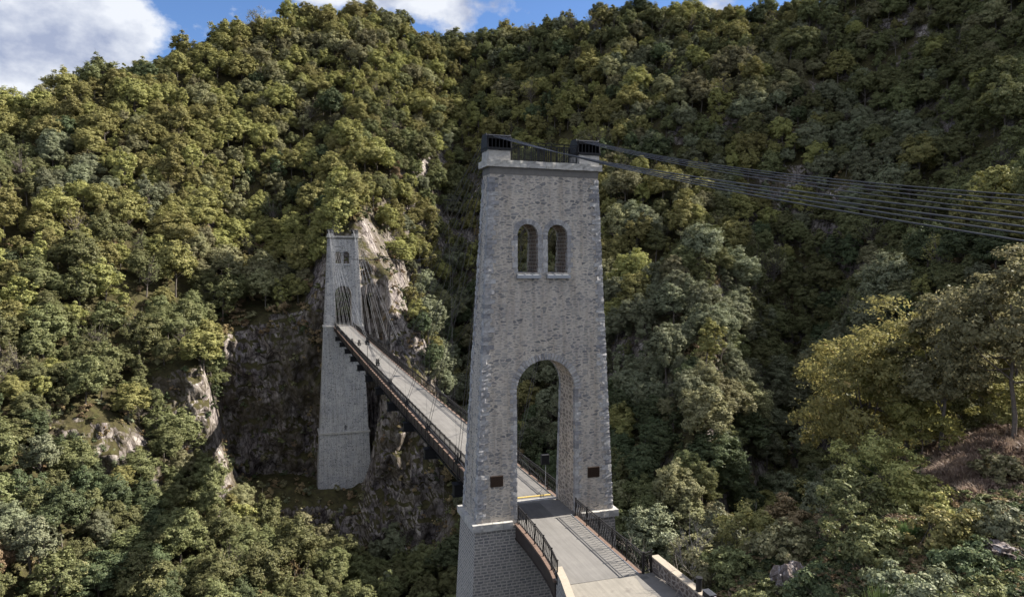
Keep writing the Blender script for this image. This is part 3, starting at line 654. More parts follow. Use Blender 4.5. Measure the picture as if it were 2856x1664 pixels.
for s in (-1, 1):
    a, b = sorted((s*1.864, s*1.93)); sweep(a, b, -0.2, 0.05, 'kerb', M_CONC)
    a, b = sorted((s*1.934, s*2.40)); sweep(a, b, -0.26, -0.17, 'edge_walkway', M_RUST)
    a, b = sorted((s*2.10, s*2.34)); sweep(a, b, -1.02, -0.265, 'edge_girder', M_BROWN)
    a, b = sorted((s*2.0, s*2.44)); sweep(a, b, -1.10, -1.024, 'girder_flange', M_BROWN)
    for i in range(71):                           # web stiffener with the block that carries the railing post
        y = YA+0.15+(YB-YA-0.3)*i/70; z = zd(y); x = s*2.342; mb = MB(); mb.box(min(x, x+s*0.06), max(x, x+s*0.06), y-0.04, y+0.04, z-1.0, z-0.262)
        mb.build('bracket', M_BROWN, DK)
        mb = MB(); mb.box(min(s*2.0, s*2.44), max(s*2.0, s*2.44), y-0.10, y+0.10, z-0.166, z-0.10); mb.build('post_block', M_BROWN, DK)
    mb = MB()                                     # stiffening truss below
    n = 48
    for i in range(n):
        y0, y1 = YA+1+(YB-YA-2)*i/n, YA+1+(YB-YA-2)*(i+1)/n; x = s*1.75; za, zb_ = zd(y0), zd(y1)
        mb.bar((x, y0, za-2.15), (x, y1, zb_-2.15), 0.14); mb.bar((x, y0, za-2.1), (x, y0, za-1.1), 0.10)
        a, b = (za-1.12, zb_-2.12) if i % 2 else (za-2.12, zb_-1.12); mb.bar((x+s*0.07, y0, a), (x+s*0.07, y1, b), 0.09)
    mb.build('lower_truss', M_STEEL, DK)
for y in NODE:
    z = zd(y); mb = MB(); mb.box(-2.85, 2.85, y-0.36, y+0.36, z-2.5, z-1.62); mb.box(-2.95, 2.95, y-0.44, y+0.44, z-2.56, z-2.505); mb.box(-2.95, 2.95, y-0.44, y+0.44, z-1.615, z-1.56)
    mb.build('cross_beam', M_STEEL, DK)
for i in range(58):
    y = YA+1.2+i*2.35; mb = MB(); mb.bar((-2.0, y, zd(y)-0.5), (2.0, y, zd(y)-0.5), 0.12, 0.5); mb.build('floor_joist', M_STEEL, DK)

# ------------------------------------------------------------------ railings
def railing(pts, label, bay_posts, group=None, h=1.12, wave=0.15, tr=0.019, parent_name='bridge_railing'):
    """pts: posts' base points; wavy-bar infill like a string of elongated hexagons"""
    R_ = empty(parent_name, pts[len(pts)//2], label, 'railing', group)
    pm = MB()
    for p in pts:
        mb = MB(); x, y, z = p; mb.box(x-0.028, x+0.028, y-0.028, y+0.028, z-0.05, z+h); mb.box(x-0.045, x+0.045, y-0.045, y+0.045, z+h+0.001, z+h+0.05); mb.box(x-0.07, x+0.07, y-0.07, y+0.07, z-0.09, z-0.051)
        mb.build('post', M_RAIL, R_)
    top, low, lat = MB(), MB(), MB()
    for a, b in zip(pts, pts[1:]):
        a, b = Vector(a), Vector(b); L = (b-a).length; d = (b-a)/L; up = Vector((0, 0, 1))
        top.bar(a+up*(h-0.02), b+up*(h-0.02), 0.055, 0.035); low.bar(a+up*(h-0.17), b+up*(h-0.17), 0.03, 0.03); low.bar(a+up*0.10, b+up*0.10, 0.03, 0.03)
        n = max(2, int(round(L/wave))); st = L/n
        for i in range(n):
            c = a+d*((i+0.5)*st); s = 1 if i % 2 else -1; q = []
            for k in range(6):
                t = k/5; off = (0.34*st if k in (1, 2) else (-0.34*st if k in (3, 4) else 0))*s
                q.append(c+d*off+up*(0.10+(h-0.27)*t))
            lat.tube(q, tr, 3, caps=False)
        for i in range(n*2):                        # small rings between the two top rails
            c = a+d*((i+0.5)*st/2); lat.bar(c+up*(h-0.155), c+up*(h-0.04), 0.012)
    top.build('top_rail', M_RAIL, R_); low.build('middle_rail', M_RAIL, R_); lat.build('lattice', M_RAIL, R_)
    return R_
for s, lab in ((-1, 'long iron railing along the left edge of the main deck'), (1, 'long iron railing along the right edge of the main deck')):
    npst = 70; pts = []
    for i in range(npst+1):
        y = YA+0.15+(YB-YA-0.3)*i/npst; pts.append((s*2.22, y, zd(y)-0.1))
    railing(pts, lab, 1, tr=0.016)
rp = [(1.88, -1.95, 0), (1.87, -3.71, 0), (1.86, -5.47, 0), (1.86, -7.23, 0), (1.86, -8.99, 0), (1.86, -10.76, 0)]
lp = [(-2.12, -2.2, 0), (-2.13, -3.7, 0), (-2.19, -5.35, 0), (-2.31, -7.05, 0), (-2.52, -8.8, 0), (-2.80, -10.3, 0)]
railing(rp, 'straight iron railing on the right of the approach deck, casting its shadow across the asphalt', 1)
railing(lp, 'curving iron railing on the left of the approach deck below the near tower', 1)
railing([(1.92, -10.80, 0), (2.46, -10.62, 0)], 'short piece of railing closing the gap beside the right parapet wall', 1)

# ------------------------------------------------------------------ approach span
AP = empty('approach_deck', (0, -6, 0), 'grey asphalt approach deck between the near tower and the landing', 'deck')
lx = [(-2.0, 1.74), (-2.0, -1.68), (-1.98, -2.2), (-2.0, -3.7), (-2.05, -5.3), (-2.15, -7.0), (-2.33, -8.8), (-2.55, -10.0), (-2.3, -10.74)]
mb = MB(); top = [(x, y, 0.0) for x, y in lx]+[(1.62, -10.77, 0), (1.62, -1.68, 0.0), (1.62, 1.74, 0)]
mb.poly(list(reversed(top))); mb.poly([(x, y, -0.14) for x, y, z in top])
for i in range(len(top)):
    a, b = top[i], top[(i+1) % len(top)]; mb.quad(a, b, (b[0], b[1], -0.14), (a[0], a[1], -0.14))
me = mb.mesh('asphalt', M_ROAD); bm = bmesh.new(); bm.from_mesh(me); bmesh.ops.remove_doubles(bm, verts=bm.verts, dist=1e-4); bmesh.ops.recalc_face_normals(bm, faces=bm.faces); bm.to_mesh(me); bm.free()
o = bpy.data.objects.new('roadway', me); COL.objects.link(o); o.parent = AP; fix_parent(o)
mb = MB(); mb.box(-1.97, 0.5, -1.72, 1.05, 0.002, 0.006); mb.build('asphalt_patch', M_ASPH, AP)
mb = MB(); mb.box(0.504, 1.97, -1.72, 1.1, 0.002, 0.007); mb.build('concrete_strip', M_CONC, AP)
mb = MB(); mb.box(-1.98, 1.98, 1.3, 1.74, 0.003, 0.03); mb.build('threshold', M_PALE, AP)
mb = MB()                                           # right side: channel, curb and rusty walkway
mb.box(1.625, 1.70, -10.75, -1.7, -0.13, 0.02); mb.build('drain_channel', M_ZINC, AP)
mb = MB(); mb.box(1.704, 2.02, -10.95, -1.98, -0.16, -0.03); mb.build('edge_walkway', M_RUST, AP)
mb = MB(); mb.box(1.80, 1.98, -10.8, -1.99, -0.75, -0.162); mb.build('edge_girder', M_BROWN, AP)
def ribbon(pts, w0, w1, z0, z1, name, mat, parent):
    mb = MB(); n = len(pts)
    for i, (x, y) in enumerate(pts):
        mb.v += [(x-w0, y, z0), (x-w1, y, z0), (x-w1, y, z1), (x-w0, y, z1)]
    for i in range(n-1):
        b = i*4
        for q in range(4): mb.f.append((b+q, b+(q+1) % 4, b+4+(q+1) % 4, b+4+q))
    mb.f += [(0, 3, 2, 1), tuple((n-1)*4+q for q in range(4))]
    me = mb.mesh(name, mat); bm = bmesh.new(); bm.from_mesh(me); bmesh.ops.recalc_face_normals(bm, faces=bm.faces); bm.to_mesh(me); bm.free()
    o = bpy.data.objects.new(name, me); COL.objects.link(o); o.parent = parent; fix_parent(o); return o
LL = [(-1.98, -2.0), (-1.99, -3.7), (-2.05, -5.3), (-2.15, -7.0), (-2.34, -8.8), (-2.57, -10.0)]
ribbon(LL, 0.004, 0.30, -0.16, -0.05, 'edge_walkway', M_RUST, AP)
ribbon(LL, 0.10, 0.24, -0.95, -0.164, 'edge_girder', M_BROWN, AP)
ribbon(LL, 0.05, 0.29, -1.03, -0.954, 'girder_flange', M_BROWN, AP)
for i in range(7):
    y = -2.4-i*1.3; mb = MB(); mb.bar((-2.0, y, -0.5), (1.8, y, -0.5), 0.12, 0.45); mb.build('floor_joist', M_STEEL, AP)
# yellow strip across the start of the main deck
mb = MB(); mb.box(-1.84, 1.80, 2.12, 2.30, zd(2.2)+0.004, zd(2.2)+0.06); tag(mb.build('barrier_strip', M_YEL, None, bevel=0.015), 'yellow strip lying across the deck just behind the near tower', 'barrier')

# ------------------------------------------------------------------ landing, walls, small things on the wall
LN = empty('landing', (0, -14, 0), 'pale worn concrete landing where the approach deck meets the hillside', 'landing')
mb = MB(); mb.poly([(-2.6, -10.78, 0.0), (-3.5, -14.0, 0.0), (-4.6, -19, 0), (-6, -26, 0), (3.4, -26, 0.0), (2.48, -19, 0), (2.48, -10.79, 0.0)])
pp = list(mb.v)
for i in range(len(pp)):
    a, b = pp[i], pp[(i+1) % len(pp)]; mb.quad(a, (a[0], a[1], -16), (b[0], b[1], -16), b)
me = mb.mesh('paving', M_SLAB); bm = bmesh.new(); bm.from_mesh(me); bmesh.ops.remove_doubles(bm, verts=bm.verts, dist=1e-4); bmesh.ops.recalc_face_normals(bm, faces=bm.faces); bm.to_mesh(me); bm.free()
me.materials.append(M_COURSE)
for p in me.polygons:
    if abs(p.normal.z) < 0.5: p.material_index = 1
    elif p.normal.z < 0: p.flip()
box_uv(me); o = bpy.data.objects.new('paving', me); COL.objects.link(o); o.parent = LN; fix_parent(o)
mb = MB(); mb.poly([(1.35, -10.83, 0.004), (1.1, -12.3, 0.004), (1.7, -14.5, 0.004), (2.4, -19, 0.004), (2.46, -19, 0.004), (2.46, -10.83, 0.004)]); mb.f = [tuple(reversed(f)) for f in mb.f]; mb.build('gravel_margin', M_CONC, LN)
mb = MB(); mb.box(1.55, 1.95, -11.35, -11.05, 0.005, 0.012); mb.build('drain_cover', M_ASPH, LN)
def wall(pts, th, zt_, zb_, mat, name, label):
    Wl = empty(name, (pts[0][0], pts[0][1], 0), label, 'wall')
    L_ = [(x-th/2, y) for x, y in pts]; 
    for (z0, z1, g, mt_, nm) in ((zb_, zt_-0.07, 0.0, mat, 'masonry'), (zt_-0.068, zt_, 0.025, M_CAP, 'coping')):
        mb = MB(); n = len(pts)
        for i, (x, y) in enumerate(pts):
            yy = y+(g if i == 0 else 0)
            mb.v += [(x-th/2-g, yy, z0), (x+th/2+g, yy, z0), (x+th/2+g, yy, z1), (x-th/2-g, yy, z1)]
        for i in range(n-1):
            b = i*4
            for q in range(4): mb.f.append((b+q, b+(q+1) % 4, b+4+(q+1) % 4, b+4+q))
        mb.f += [(0, 3, 2, 1), tuple((n-1)*4+q for q in range(4))]
        me = mb.mesh(nm, mt_); bm = bmesh.new(); bm.from_mesh(me); bmesh.ops.recalc_face_normals(bm, faces=bm.faces); bm.to_mesh(me); bm.free()
        box_uv(me); o = bpy.data.objects.new(nm, me); COL.objects.link(o); o.parent = Wl; fix_parent(o)
    return Wl
wall([(2.70, -10.55), (2.70, -13), (2.72, -16), (2.8, -20), (3.0, -26)], 0.40, 0.80, -6, M_WALL, 'parapet_wall', 'rubble parapet wall with sandy coping on the right of the landing')
wall([(-2.50, -9.75), (-2.78, -11.2), (-3.25, -13.2), (-3.9, -16), (-5, -20)], 0.36, 0.52, -16, M_COURSE, 'parapet_wall', 'low parapet wall with pale coping on the left of the landing')
FLN = empty('landing', (0, 144, ZF), 'small terrace of pale stone behind the far tower, seen through its arch', 'landing')
mb = MB(); mb.box(-2.6, 2.6, 141.75, 149.5, ZF-9, ZF-0.02); o = mb.build('paving', M_SLAB, FLN); box_uv(o.data)
# things standing on the right wall
t = empty('bollard_light', (2.66, -14.75, 0.8), 'dark cylindrical bollard standing on the right parapet wall', 'bollard')
mb = MB(); mb.tube([(2.66, -14.75, 0.80), (2.66, -14.75, 1.40)], 0.145, 14); mb.build('body', M_STEEL, t, bevel=0.01)
mb = MB(); mb.tube([(2.66, -14.75, 1.402), (2.66, -14.75, 1.46)], 0.17, 14); mb.build('cap', M_ZINC if False else M_STEEL, t)
t = empty('slatted_box', (2.72, -15.45, 0.8), 'black slatted metal box on the right parapet wall behind the bollard', 'box')
mb = MB(); mb.box(2.55, 2.91, -15.8, -15.2, 0.802, 1.04); mb.build('body', M_STEEL, t, bevel=0.01)
mb = MB()
for i in range(6):
    x = 2.56+i*0.062; mb.box(x, x+0.035, -15.83, -15.17, 1.042, 1.075)
mb.build('slats', mat_simple('grey_metal_slats', (0.14, 0.145, 0.16), 0.1, 9, 0.4, 0.4), t)
mb = MB(); mb.tube([(2.66, -16.35, 0.86), (2.67, -16.2, 0.98), (2.7, -16.0, 0.99), (2.72, -15.92, 0.9)], 0.10, 10)
tag(mb.build('cloth_bag', mat_simple('pale_striped_cloth', (0.45, 0.42, 0.5), 0.4, 14, 0.8), None, smooth=True), 'small pale striped cloth bag on the wall at the bottom edge of the photo', 'bag')

# sign and ladder seen through the arch
t = empty('sign_post', (1.62, 2.75, zd(2.7)), 'thin post on tripod feet carrying a black box, seen through the arch', 'sign')
z = zd(2.7); mb = MB(); mb.tube([(1.62, 2.75, z+0.3), (1.62, 2.75, z+2.1)], 0.022, 8); mb.build('pole', M_CABLE, t)
mb = MB(); mb.box(1.28, 1.86, 2.62, 2.9, z+2.05, z+2.75); mb.build('black_box', M_STEEL, t, bevel=0.02)
for k in range(3):
    a = k*2.094+0.4; mb = MB(); mb.tube([(1.62, 2.75, z+0.5), (1.62+0.33*math.cos(a)-0.1, 2.75+0.33*math.sin(a), z+0.01)], 0.014, 6); mb.build('leg', M_CABLE, t)
t = empty('caged_ladder', (-2.05, 2.15, 2.2), 'pale metal ladder with hoops fixed behind the left leg of the near tower', 'ladder')
for x in (-2.28, -1.86):
    mb = MB(); mb.tube([(x, 2.35, 2.4), (x, 2.05, 11)], 0.03, 6); mb.build('stile', M_ZINC, t)
mb = MB()
for k in range(26): mb.tube([(-2.28, 2.34-0.3*k/26, 2.6+k*0.32), (-1.86, 2.34-0.3*k/26, 2.6+k*0.32)], 0.012, 5)
mb.build('rungs', M_ZINC, t)
mb = MB()
for k in range(6):
    z = 3.4+k*1.45; mb.tube([(-2.07+0.40*math.cos(a), 2.5+0.55*math.sin(a), z) for a in [math.pi*(q/10) for q in range(-1, 12)]], 0.02, 5)
for a in (0.25, 0.5, 0.75): mb.tube([(-2.07+0.40*math.cos(math.pi*a), 2.5+0.55*math.sin(math.pi*a), 3.3), (-2.07+0.40*math.cos(math.pi*a), 2.45+0.55*math.sin(math.pi*a), 10.8)], 0.018, 5)
mb.build('safety_hoops', M_ZINC, t)

# ------------------------------------------------------------------ cables
EDGE = {-1: [(-3.45, 609), (-3.15, 632), (-2.85, 651), (-2.55, 672)], 1: [(3.5, 545), (3.2, 559), (2.9, 575), (2.6, 594)]}
ORD = ['uppermost', 'second', 'third', 'lowest']
for s, side in ((-1, 'left'), (1, 'right')):
    for k, (x, v) in enumerate(EDGE[s]):
        r = aim(2856, v); tt = (x-CAM[0])/r[0]; E = CAM+r*tt
        S0 = Vector((x, -0.5, 24.08)); E = Vector(E); D = (E-S0); pts = [Vector((x, 0.3, 24.1))]
        for i in range(25):
            q = i/12.0; p = S0+D*q; p.z -= 0.35*4*q*(1-q) if q < 1 else 0
            pts.append(p)
        mb = MB(); mb.tube(pts, 0.019, 8)
        tag(mb.build('backstay_cable', M_CABD, None, smooth=True), f'{ORD[k]} of four dark backstay cables from the {side} saddle', 'cable', 'backstay cables of the near tower')
ZN = [0.12, 0.05, 0.15, 0.40, 1.16, 2.80, 1.2, 0.25, -0.35, -0.65, -0.85]
ordw = ['first', 'second', 'third', 'fourth', 'fifth', 'sixth', 'seventh', 'eighth', 'ninth', 'tenth', 'eleventh']
for s, side in ((-1, 'left'), (1, 'right')):
    for k, y in enumerate(NODE):
        zn = ZN[k]; xn = s*2.5; big = k in (4, 5, 6)
        t = empty('cable_node', (xn, y, zn), f'{"large" if k == 5 else "small"} dark cable clamp on the {side} side of the deck, {ordw[k]} from the near tower', 'clamp', f'cable clamps on the {side} side')
        c = 1.6 if k == 5 else (1.3 if big else 1.1)
        mb = MB(); mb.box(xn-0.16*c, xn-0.10*c, y-0.32*c, y+0.32*c, zn-0.22*c, zn+0.2*c); mb.box(xn+0.10*c, xn+0.16*c, y-0.32*c, y+0.32*c, zn-0.22*c, zn+0.2*c); mb.build('plates', M_STEEL, t, bevel=0.02)
        mb = MB()
        for a, b in ((-0.2, 0.08), (0.2, 0.08), (0, -0.12)): mb.tube([(xn-0.22*c, y+a*c, zn+b*c), (xn+0.22*c, y+a*c, zn+b*c)], 0.05*c, 8)
        mb.build('pins', M_STEEL, t)
        mb = MB()
        for a in (-0.12, 0.12):
            for q in (-0.1, 0.1): mb.tube([(xn+q, y+a*2.2, zn+0.15), (xn+q*1.2, y+a*3.2, zn+0.55*c)], 0.045*c, 6)
        mb.build('sockets', M_STEEL, t)
        mb = MB()
        for a in (-0.12, 0.12): mb.tube([(xn, y+a, zn-0.1), (xn, y+a, zd(y)-1.5)], 0.022, 6)
        mb.tube([(xn, y-0.12, zd(y)-2.5), (xn, y-0.12, zd(y)-2.9)], 0.03, 5); mb.build('hanger_rods', M_STEEL, t)
        # stays
        for near in ((True,) if k < 5 else ((True, False) if k == 5 else (False,))):
            y0, z0 = (0.6, 24.05) if near else (139.4, 24.05+ZF)
            kk = k if near else 10-k
            t = None; mb = MB()
            for a in (-1, 1):
                xs_ = s*3.05+a*(0.12+0.10*kk); p0 = Vector((xs_, y0, z0)); p1 = Vector((xn+a*0.1, y+(-0.3 if near else 0.3), zn+0.3))
                pts = []
                for i in range(13):
                    q = i/12; p = p0.lerp(p1, q); p.z -= 4*q*(1-q)*(0.012*abs(y-y0)); pts.append(p)
                mb.tube(pts, 0.020 if near else 0.015, 5)
            tag(mb.build('stay_cables', M_CABD if near else M_CABLE, None), f'pair of stay cables from the {side} saddle of the {"near" if near else "far"} tower to the {ordw[k]} clamp', 'cable', f'stay cables fanning from the {"near" if near else "far"} tower')
    # tie running through the clamps
    mb = MB()
    for a, b in ((-0.14, 0.0), (0.14, 0.02), (0.0, 0.14), (0.0, -0.1)):
        pts = [(s*2.5+a, 1.6, zd(1.7)-0.4+b)]+[(s*2.5+a, y, ZN[k]+b) for k, y in enumerate(NODE)]+[(s*2.5+a, 138.4, ZF-0.3+b)]
        mb.tube(pts, 0.018, 5)
    tag(mb.build('tie_cables', M_CABD, None), f'bundle of thin tie cables running through the clamps along the {side} side of the deck', 'cable')
    # light upper suspension cable with spacer bars
    def zf_(y): return 16.2+7.75*abs((y-70)/70)**2.5+ZF*0.5*(y/140)
    t = empty('suspension_cable', (s*3.1, 70, zf_(70)), f'thin sagging cable pair with spacer bars hung between the {side} saddles', 'cable')
    for a in (-0.36, -0.12, 0.12, 0.36):
        mb = MB(); mb.tube([(s*3.1+a, 0.4+139.2*i/60, zf_(0.4+139.2*i/60)) for i in range(61)], 0.010, 5); mb.build('strand', M_CABD, t)
    for k in range(1, 12):
        y = NODE[k-1]; mb = MB(); mb.box(s*3.1-0.62, s*3.1+0.62, y-0.04, y+0.04, zf_(y)-0.10, zf_(y)-0.02); mb.build('spacer_bar', M_STEEL, t)
        mb = MB(); mb.tube([(s*3.1-0.3, y, zf_(y)-0.1), (s*2.55, y, ZN[k-1]+0.2)], 0.008, 4); mb.build('hanger', M_CABD, t)
# ------------------------------------------------------------------ foliage
def mat_leaf(name, lo, hi, alt, trans=0.16):
    mt, nd, lk = newmat(name)
    at = N(nd, 'ShaderNodeAttribute'); at.attribute_name = 'tint'; oi = N(nd, 'ShaderNodeObjectInfo')
    r = ramp(nd, [(0.0, lo), (0.55, hi), (0.88, hi), (1.0, alt)]); lk.new(at.outputs['Fac'], r.inputs[0])
    hs = N(nd, 'ShaderNodeHueSaturation')
    lk.new(math_(nd, lk, 'ADD', math_(nd, lk, 'MULTIPLY', oi.outputs['Random'], 0.03), 0.485), hs.inputs['Hue'])
    lk.new(math_(nd, lk, 'ADD', math_(nd, lk, 'MULTIPLY', oi.outputs['Random'], 0.42), 0.80), hs.inputs['Value'])
    hs.inputs['Saturation'].default_value = 0.79; lk.new(r.outputs[0], hs.inputs['Color'])
    d = N(nd, 'ShaderNodeBsdfDiffuse'); t = N(nd, 'ShaderNodeBsdfTranslucent'); g = N(nd, 'ShaderNodeBsdfGlossy'); g.inputs['Roughness'].default_value = 0.45
    g.inputs['Color'].default_value = (0.8, 0.85, 0.9, 1)
    m1 = N(nd, 'ShaderNodeMixShader'); m1.inputs[0].default_value = trans; m2 = N(nd, 'ShaderNodeMixShader'); m2.inputs[0].default_value = 0.012
    for q in (d, t): lk.new(hs.outputs[0], q.inputs['Color'])
    lk.new(d.outputs[0], m1.inputs[1]); lk.new(t.outputs[0], m1.inputs[2]); lk.new(m1.outputs[0], m2.inputs[1]); lk.new(g.outputs[0], m2.inputs[2])
    o = N(nd, 'ShaderNodeOutputMaterial'); lk.new(m2.outputs[0], o.inputs[0]); return mt
LEAF = {
 'olive':        mat_leaf('leaves_olive', (0.093, 0.106, 0.032), (0.195, 0.205, 0.061), (0.298, 0.256, 0.090)),
 'yellow-green': mat_leaf('leaves_yellow_green', (0.148, 0.165, 0.032), (0.325, 0.303, 0.063), (0.408, 0.330, 0.072)),
 'dark green':   mat_leaf('leaves_dark_green', (0.049, 0.069, 0.029), (0.111, 0.142, 0.050), (0.186, 0.183, 0.072)),
 'grey-green':   mat_leaf('leaves_grey_green', (0.116, 0.132, 0.066), (0.232, 0.247, 0.126), (0.298, 0.276, 0.161)),
 'russet':       mat_leaf('leaves_russet', (0.158, 0.110, 0.043), (0.316, 0.219, 0.090), (0.445, 0.239, 0.090)),
 'pale olive':   mat_leaf('leaves_pale_olive', (0.138, 0.140, 0.054), (0.288, 0.272, 0.112), (0.371, 0.312, 0.161)),
 'light olive':  mat_leaf('leaves_light_olive', (0.142, 0.139, 0.052), (0.273, 0.252, 0.104), (0.392, 0.319, 0.114), 0.45),
 'golden':       mat_leaf('leaves_golden', (0.196, 0.206, 0.038), (0.371, 0.350, 0.067), (0.523, 0.391, 0.067), 0.5),
}
M_BARK = mat_simple('bark', (0.15, 0.13, 0.115), 0.3, 6.0, 0.95)
M_DRYW = mat_simple('dry_wood', (0.34, 0.30, 0.27), 0.2, 8.0, 0.9)
M_DGRASS = mat_leaf('dry_grass_blades', (0.16, 0.105, 0.075), (0.33, 0.225, 0.155), (0.42, 0.30, 0.2), 0.35)
M_BROOM = mat_leaf('broom_stems', (0.045, 0.085, 0.018), (0.11, 0.17, 0.035), (0.16, 0.2, 0.05), 0.2)

def quads_mesh(name, V, F4, mats, tint=None, midx=None):
    me = bpy.data.meshes.new(name); V = np.asarray(V, np.float32); F4 = np.asarray(F4, np.int32)
    me.vertices.add(len(V)); me.vertices.foreach_set('co', V.ravel())
    me.loops.add(F4.size); me.loops.foreach_set('vertex_index', F4.ravel())
    me.polygons.add(len(F4)); me.polygons.foreach_set('loop_start', np.arange(0, F4.size, 4, dtype=np.int32))
    for q in mats: me.materials.append(q)
    if midx is not None: me.polygons.foreach_set('material_index', np.asarray(midx, np.int32))
    me.update(calc_edges=True)
    if tint is not None:
        a = me.attributes.new('tint', 'FLOAT', 'FACE'); a.data.foreach_set('value', np.asarray(tint, np.float32))
    return me
def leaf_quads(P, Nr, size, r, asp=0.62):
    n = len(P); t = r.normal(size=(n, 3)); a = np.cross(Nr, t); a /= np.linalg.norm(a, axis=1, keepdims=True)+1e-9
    b = np.cross(Nr, a); b /= np.linalg.norm(b, axis=1, keepdims=True)+1e-9
    s = size[:, None]; V = np.stack([P-a*s, P-b*s*asp+Nr*s*0.12, P+a*s, P+b*s*asp+Nr*s*0.12], 1).reshape(-1, 3)
    return V, np.arange(4*n).reshape(n, 4)
def crown_points(seed, R, zc, zs, npf, ntw, nl, leaf, low=-0.35, drop=0.0, flat=0.62):
    """leaf clumps gathered round twigs, twigs gathered round boughs, boughs through the crown's volume"""
    r = np.random.default_rng(seed); P = []; Nn = []; C = []
    lean = r.normal(size=3)*0.08*R; lean[2] = 0
    for i in range(npf):
        while True:
            d = r.normal(size=3); d /= np.linalg.norm(d)
            if d[2] > low: break
        rad = R*(0.25+0.70*r.uniform(0, 1)**0.6)*(1+0.22*math.sin(3*math.atan2(d[1], d[0])+seed))
        c = np.array([d[0]*rad, d[1]*rad, zc+d[2]*rad*zs])+lean*(d[2]+1); C.append(c)
        pr = R*r.uniform(0.13, 0.30)
        td = r.normal(size=(ntw, 3)); td[:, 2] += 0.35; td += d*0.5; td /= np.linalg.norm(td, axis=1, keepdims=True)
        tc_ = c+td*pr*r.uniform(0.5, 1.25, (ntw, 1))*np.array([1, 1, flat])
        for k in range(ntw):
            m_ = nl; q = tc_[k]+r.normal(size=(m_, 3))*pr*np.array([0.17, 0.17, 0.085]); P.append(q)
            nn = td[k]*0.8+d*0.35+np.array([0, 0, 0.25])+r.normal(size=(m_, 3))*0.5; Nn.append(nn)
    P = np.concatenate(P); Nn = np.concatenate(Nn); Nn /= np.linalg.norm(Nn, axis=1, keepdims=True)
    size = leaf*r.uniform(0.55, 1.25, len(P)); V, F = leaf_quads(P, Nn, size, r)
    tint = np.clip(r.normal(0.5, 0.2, len(P))+np.repeat(r.normal(0, 0.12, len(P)//nl), nl), 0, 1)
    return V, F, tint, np.array(C)
def trunk_quads(seed, H, r0, C, nb=8, zlow=0.3):
    r = np.random.default_rng(seed+500); mb = MB()
    pts = [(0, 0, -1.5)]+[(r.normal()*0.03*H*t, r.normal()*0.03*H*t, H*t) for t in (0.15, 0.35, 0.55, 0.75)]
    mb.tube(pts, r0, 6, r1=r0*0.3, caps=False)
    for c in C[r.permutation(len(C))[:nb]]:
        t0 = r.uniform(zlow, 0.6)*H; a = np.array([0, 0, t0]); mid = a*0.5+c*0.5+np.array([0, 0, -0.04*H]); mb.tube([a, mid, c, c+(c-mid)*0.45], r0*0.34, 4, r1=r0*0.08, caps=False)
    return np.array([list(map(float, v)) for v in mb.v]), np.array(mb.f)
SHAPES = []        # (crown mesh, trunk mesh, joined mesh, height, radius)
def make_shape(seed, R, H, npf, ntw, nl, leaf, zs=0.8, low=-0.35, flat=0.62, r0=0.22, zc=None, nb=16, join=True):
    zc = H-R*zs*0.95 if zc is None else zc
    V, F, tint, C = crown_points(seed, R, zc, zs, npf, ntw, nl, leaf, low, flat=flat)
    cm = quads_mesh('crown', V, F, [LEAF['olive']], tint)
    TV, TF = trunk_quads(seed, H, r0, C, nb)
    tm = quads_mesh('trunk', TV, TF, [M_BARK])
    jm = None
    if join:
        jm = quads_mesh('tree_clump', np.concatenate([V, TV]), np.concatenate([F, TF+len(V)]), [LEAF['olive'], M_BARK],
                        np.concatenate([tint, np.zeros(len(TF))]), np.concatenate([np.zeros(len(F)), np.ones(len(TF))]))
    return cm, tm, jm, H, R
for sd, R, H, zs, low, npf in ((1, 4.7, 12.0, 1.05, -0.6, 74), (2, 5.3, 12.5, 0.92, -0.55, 84), (3, 4.1, 12.5, 1.30, -0.75, 68), (4, 4.5, 13.5, 1.20, -0.65, 74),
                               (5, 3.1, 13.0, 1.85, -0.85, 60), (6, 5.0, 11.0, 0.95, -0.55, 78), (7, 3.5, 10.5, 1.25, -0.75, 58), (8, 2.4, 10.5, 2.0, -0.9, 44)):
    SHAPES.append(make_shape(sd, R, H, npf, 24, 18, 0.165, zs, low, flat=0.9))
SHAPES.append(make_shape(9, 4.2, 12.0, 40, 10, 4, 0.17, 1.2, -0.6, flat=0.9, nb=40, r0=0.26))        # half-bare tree, grey twigs showing

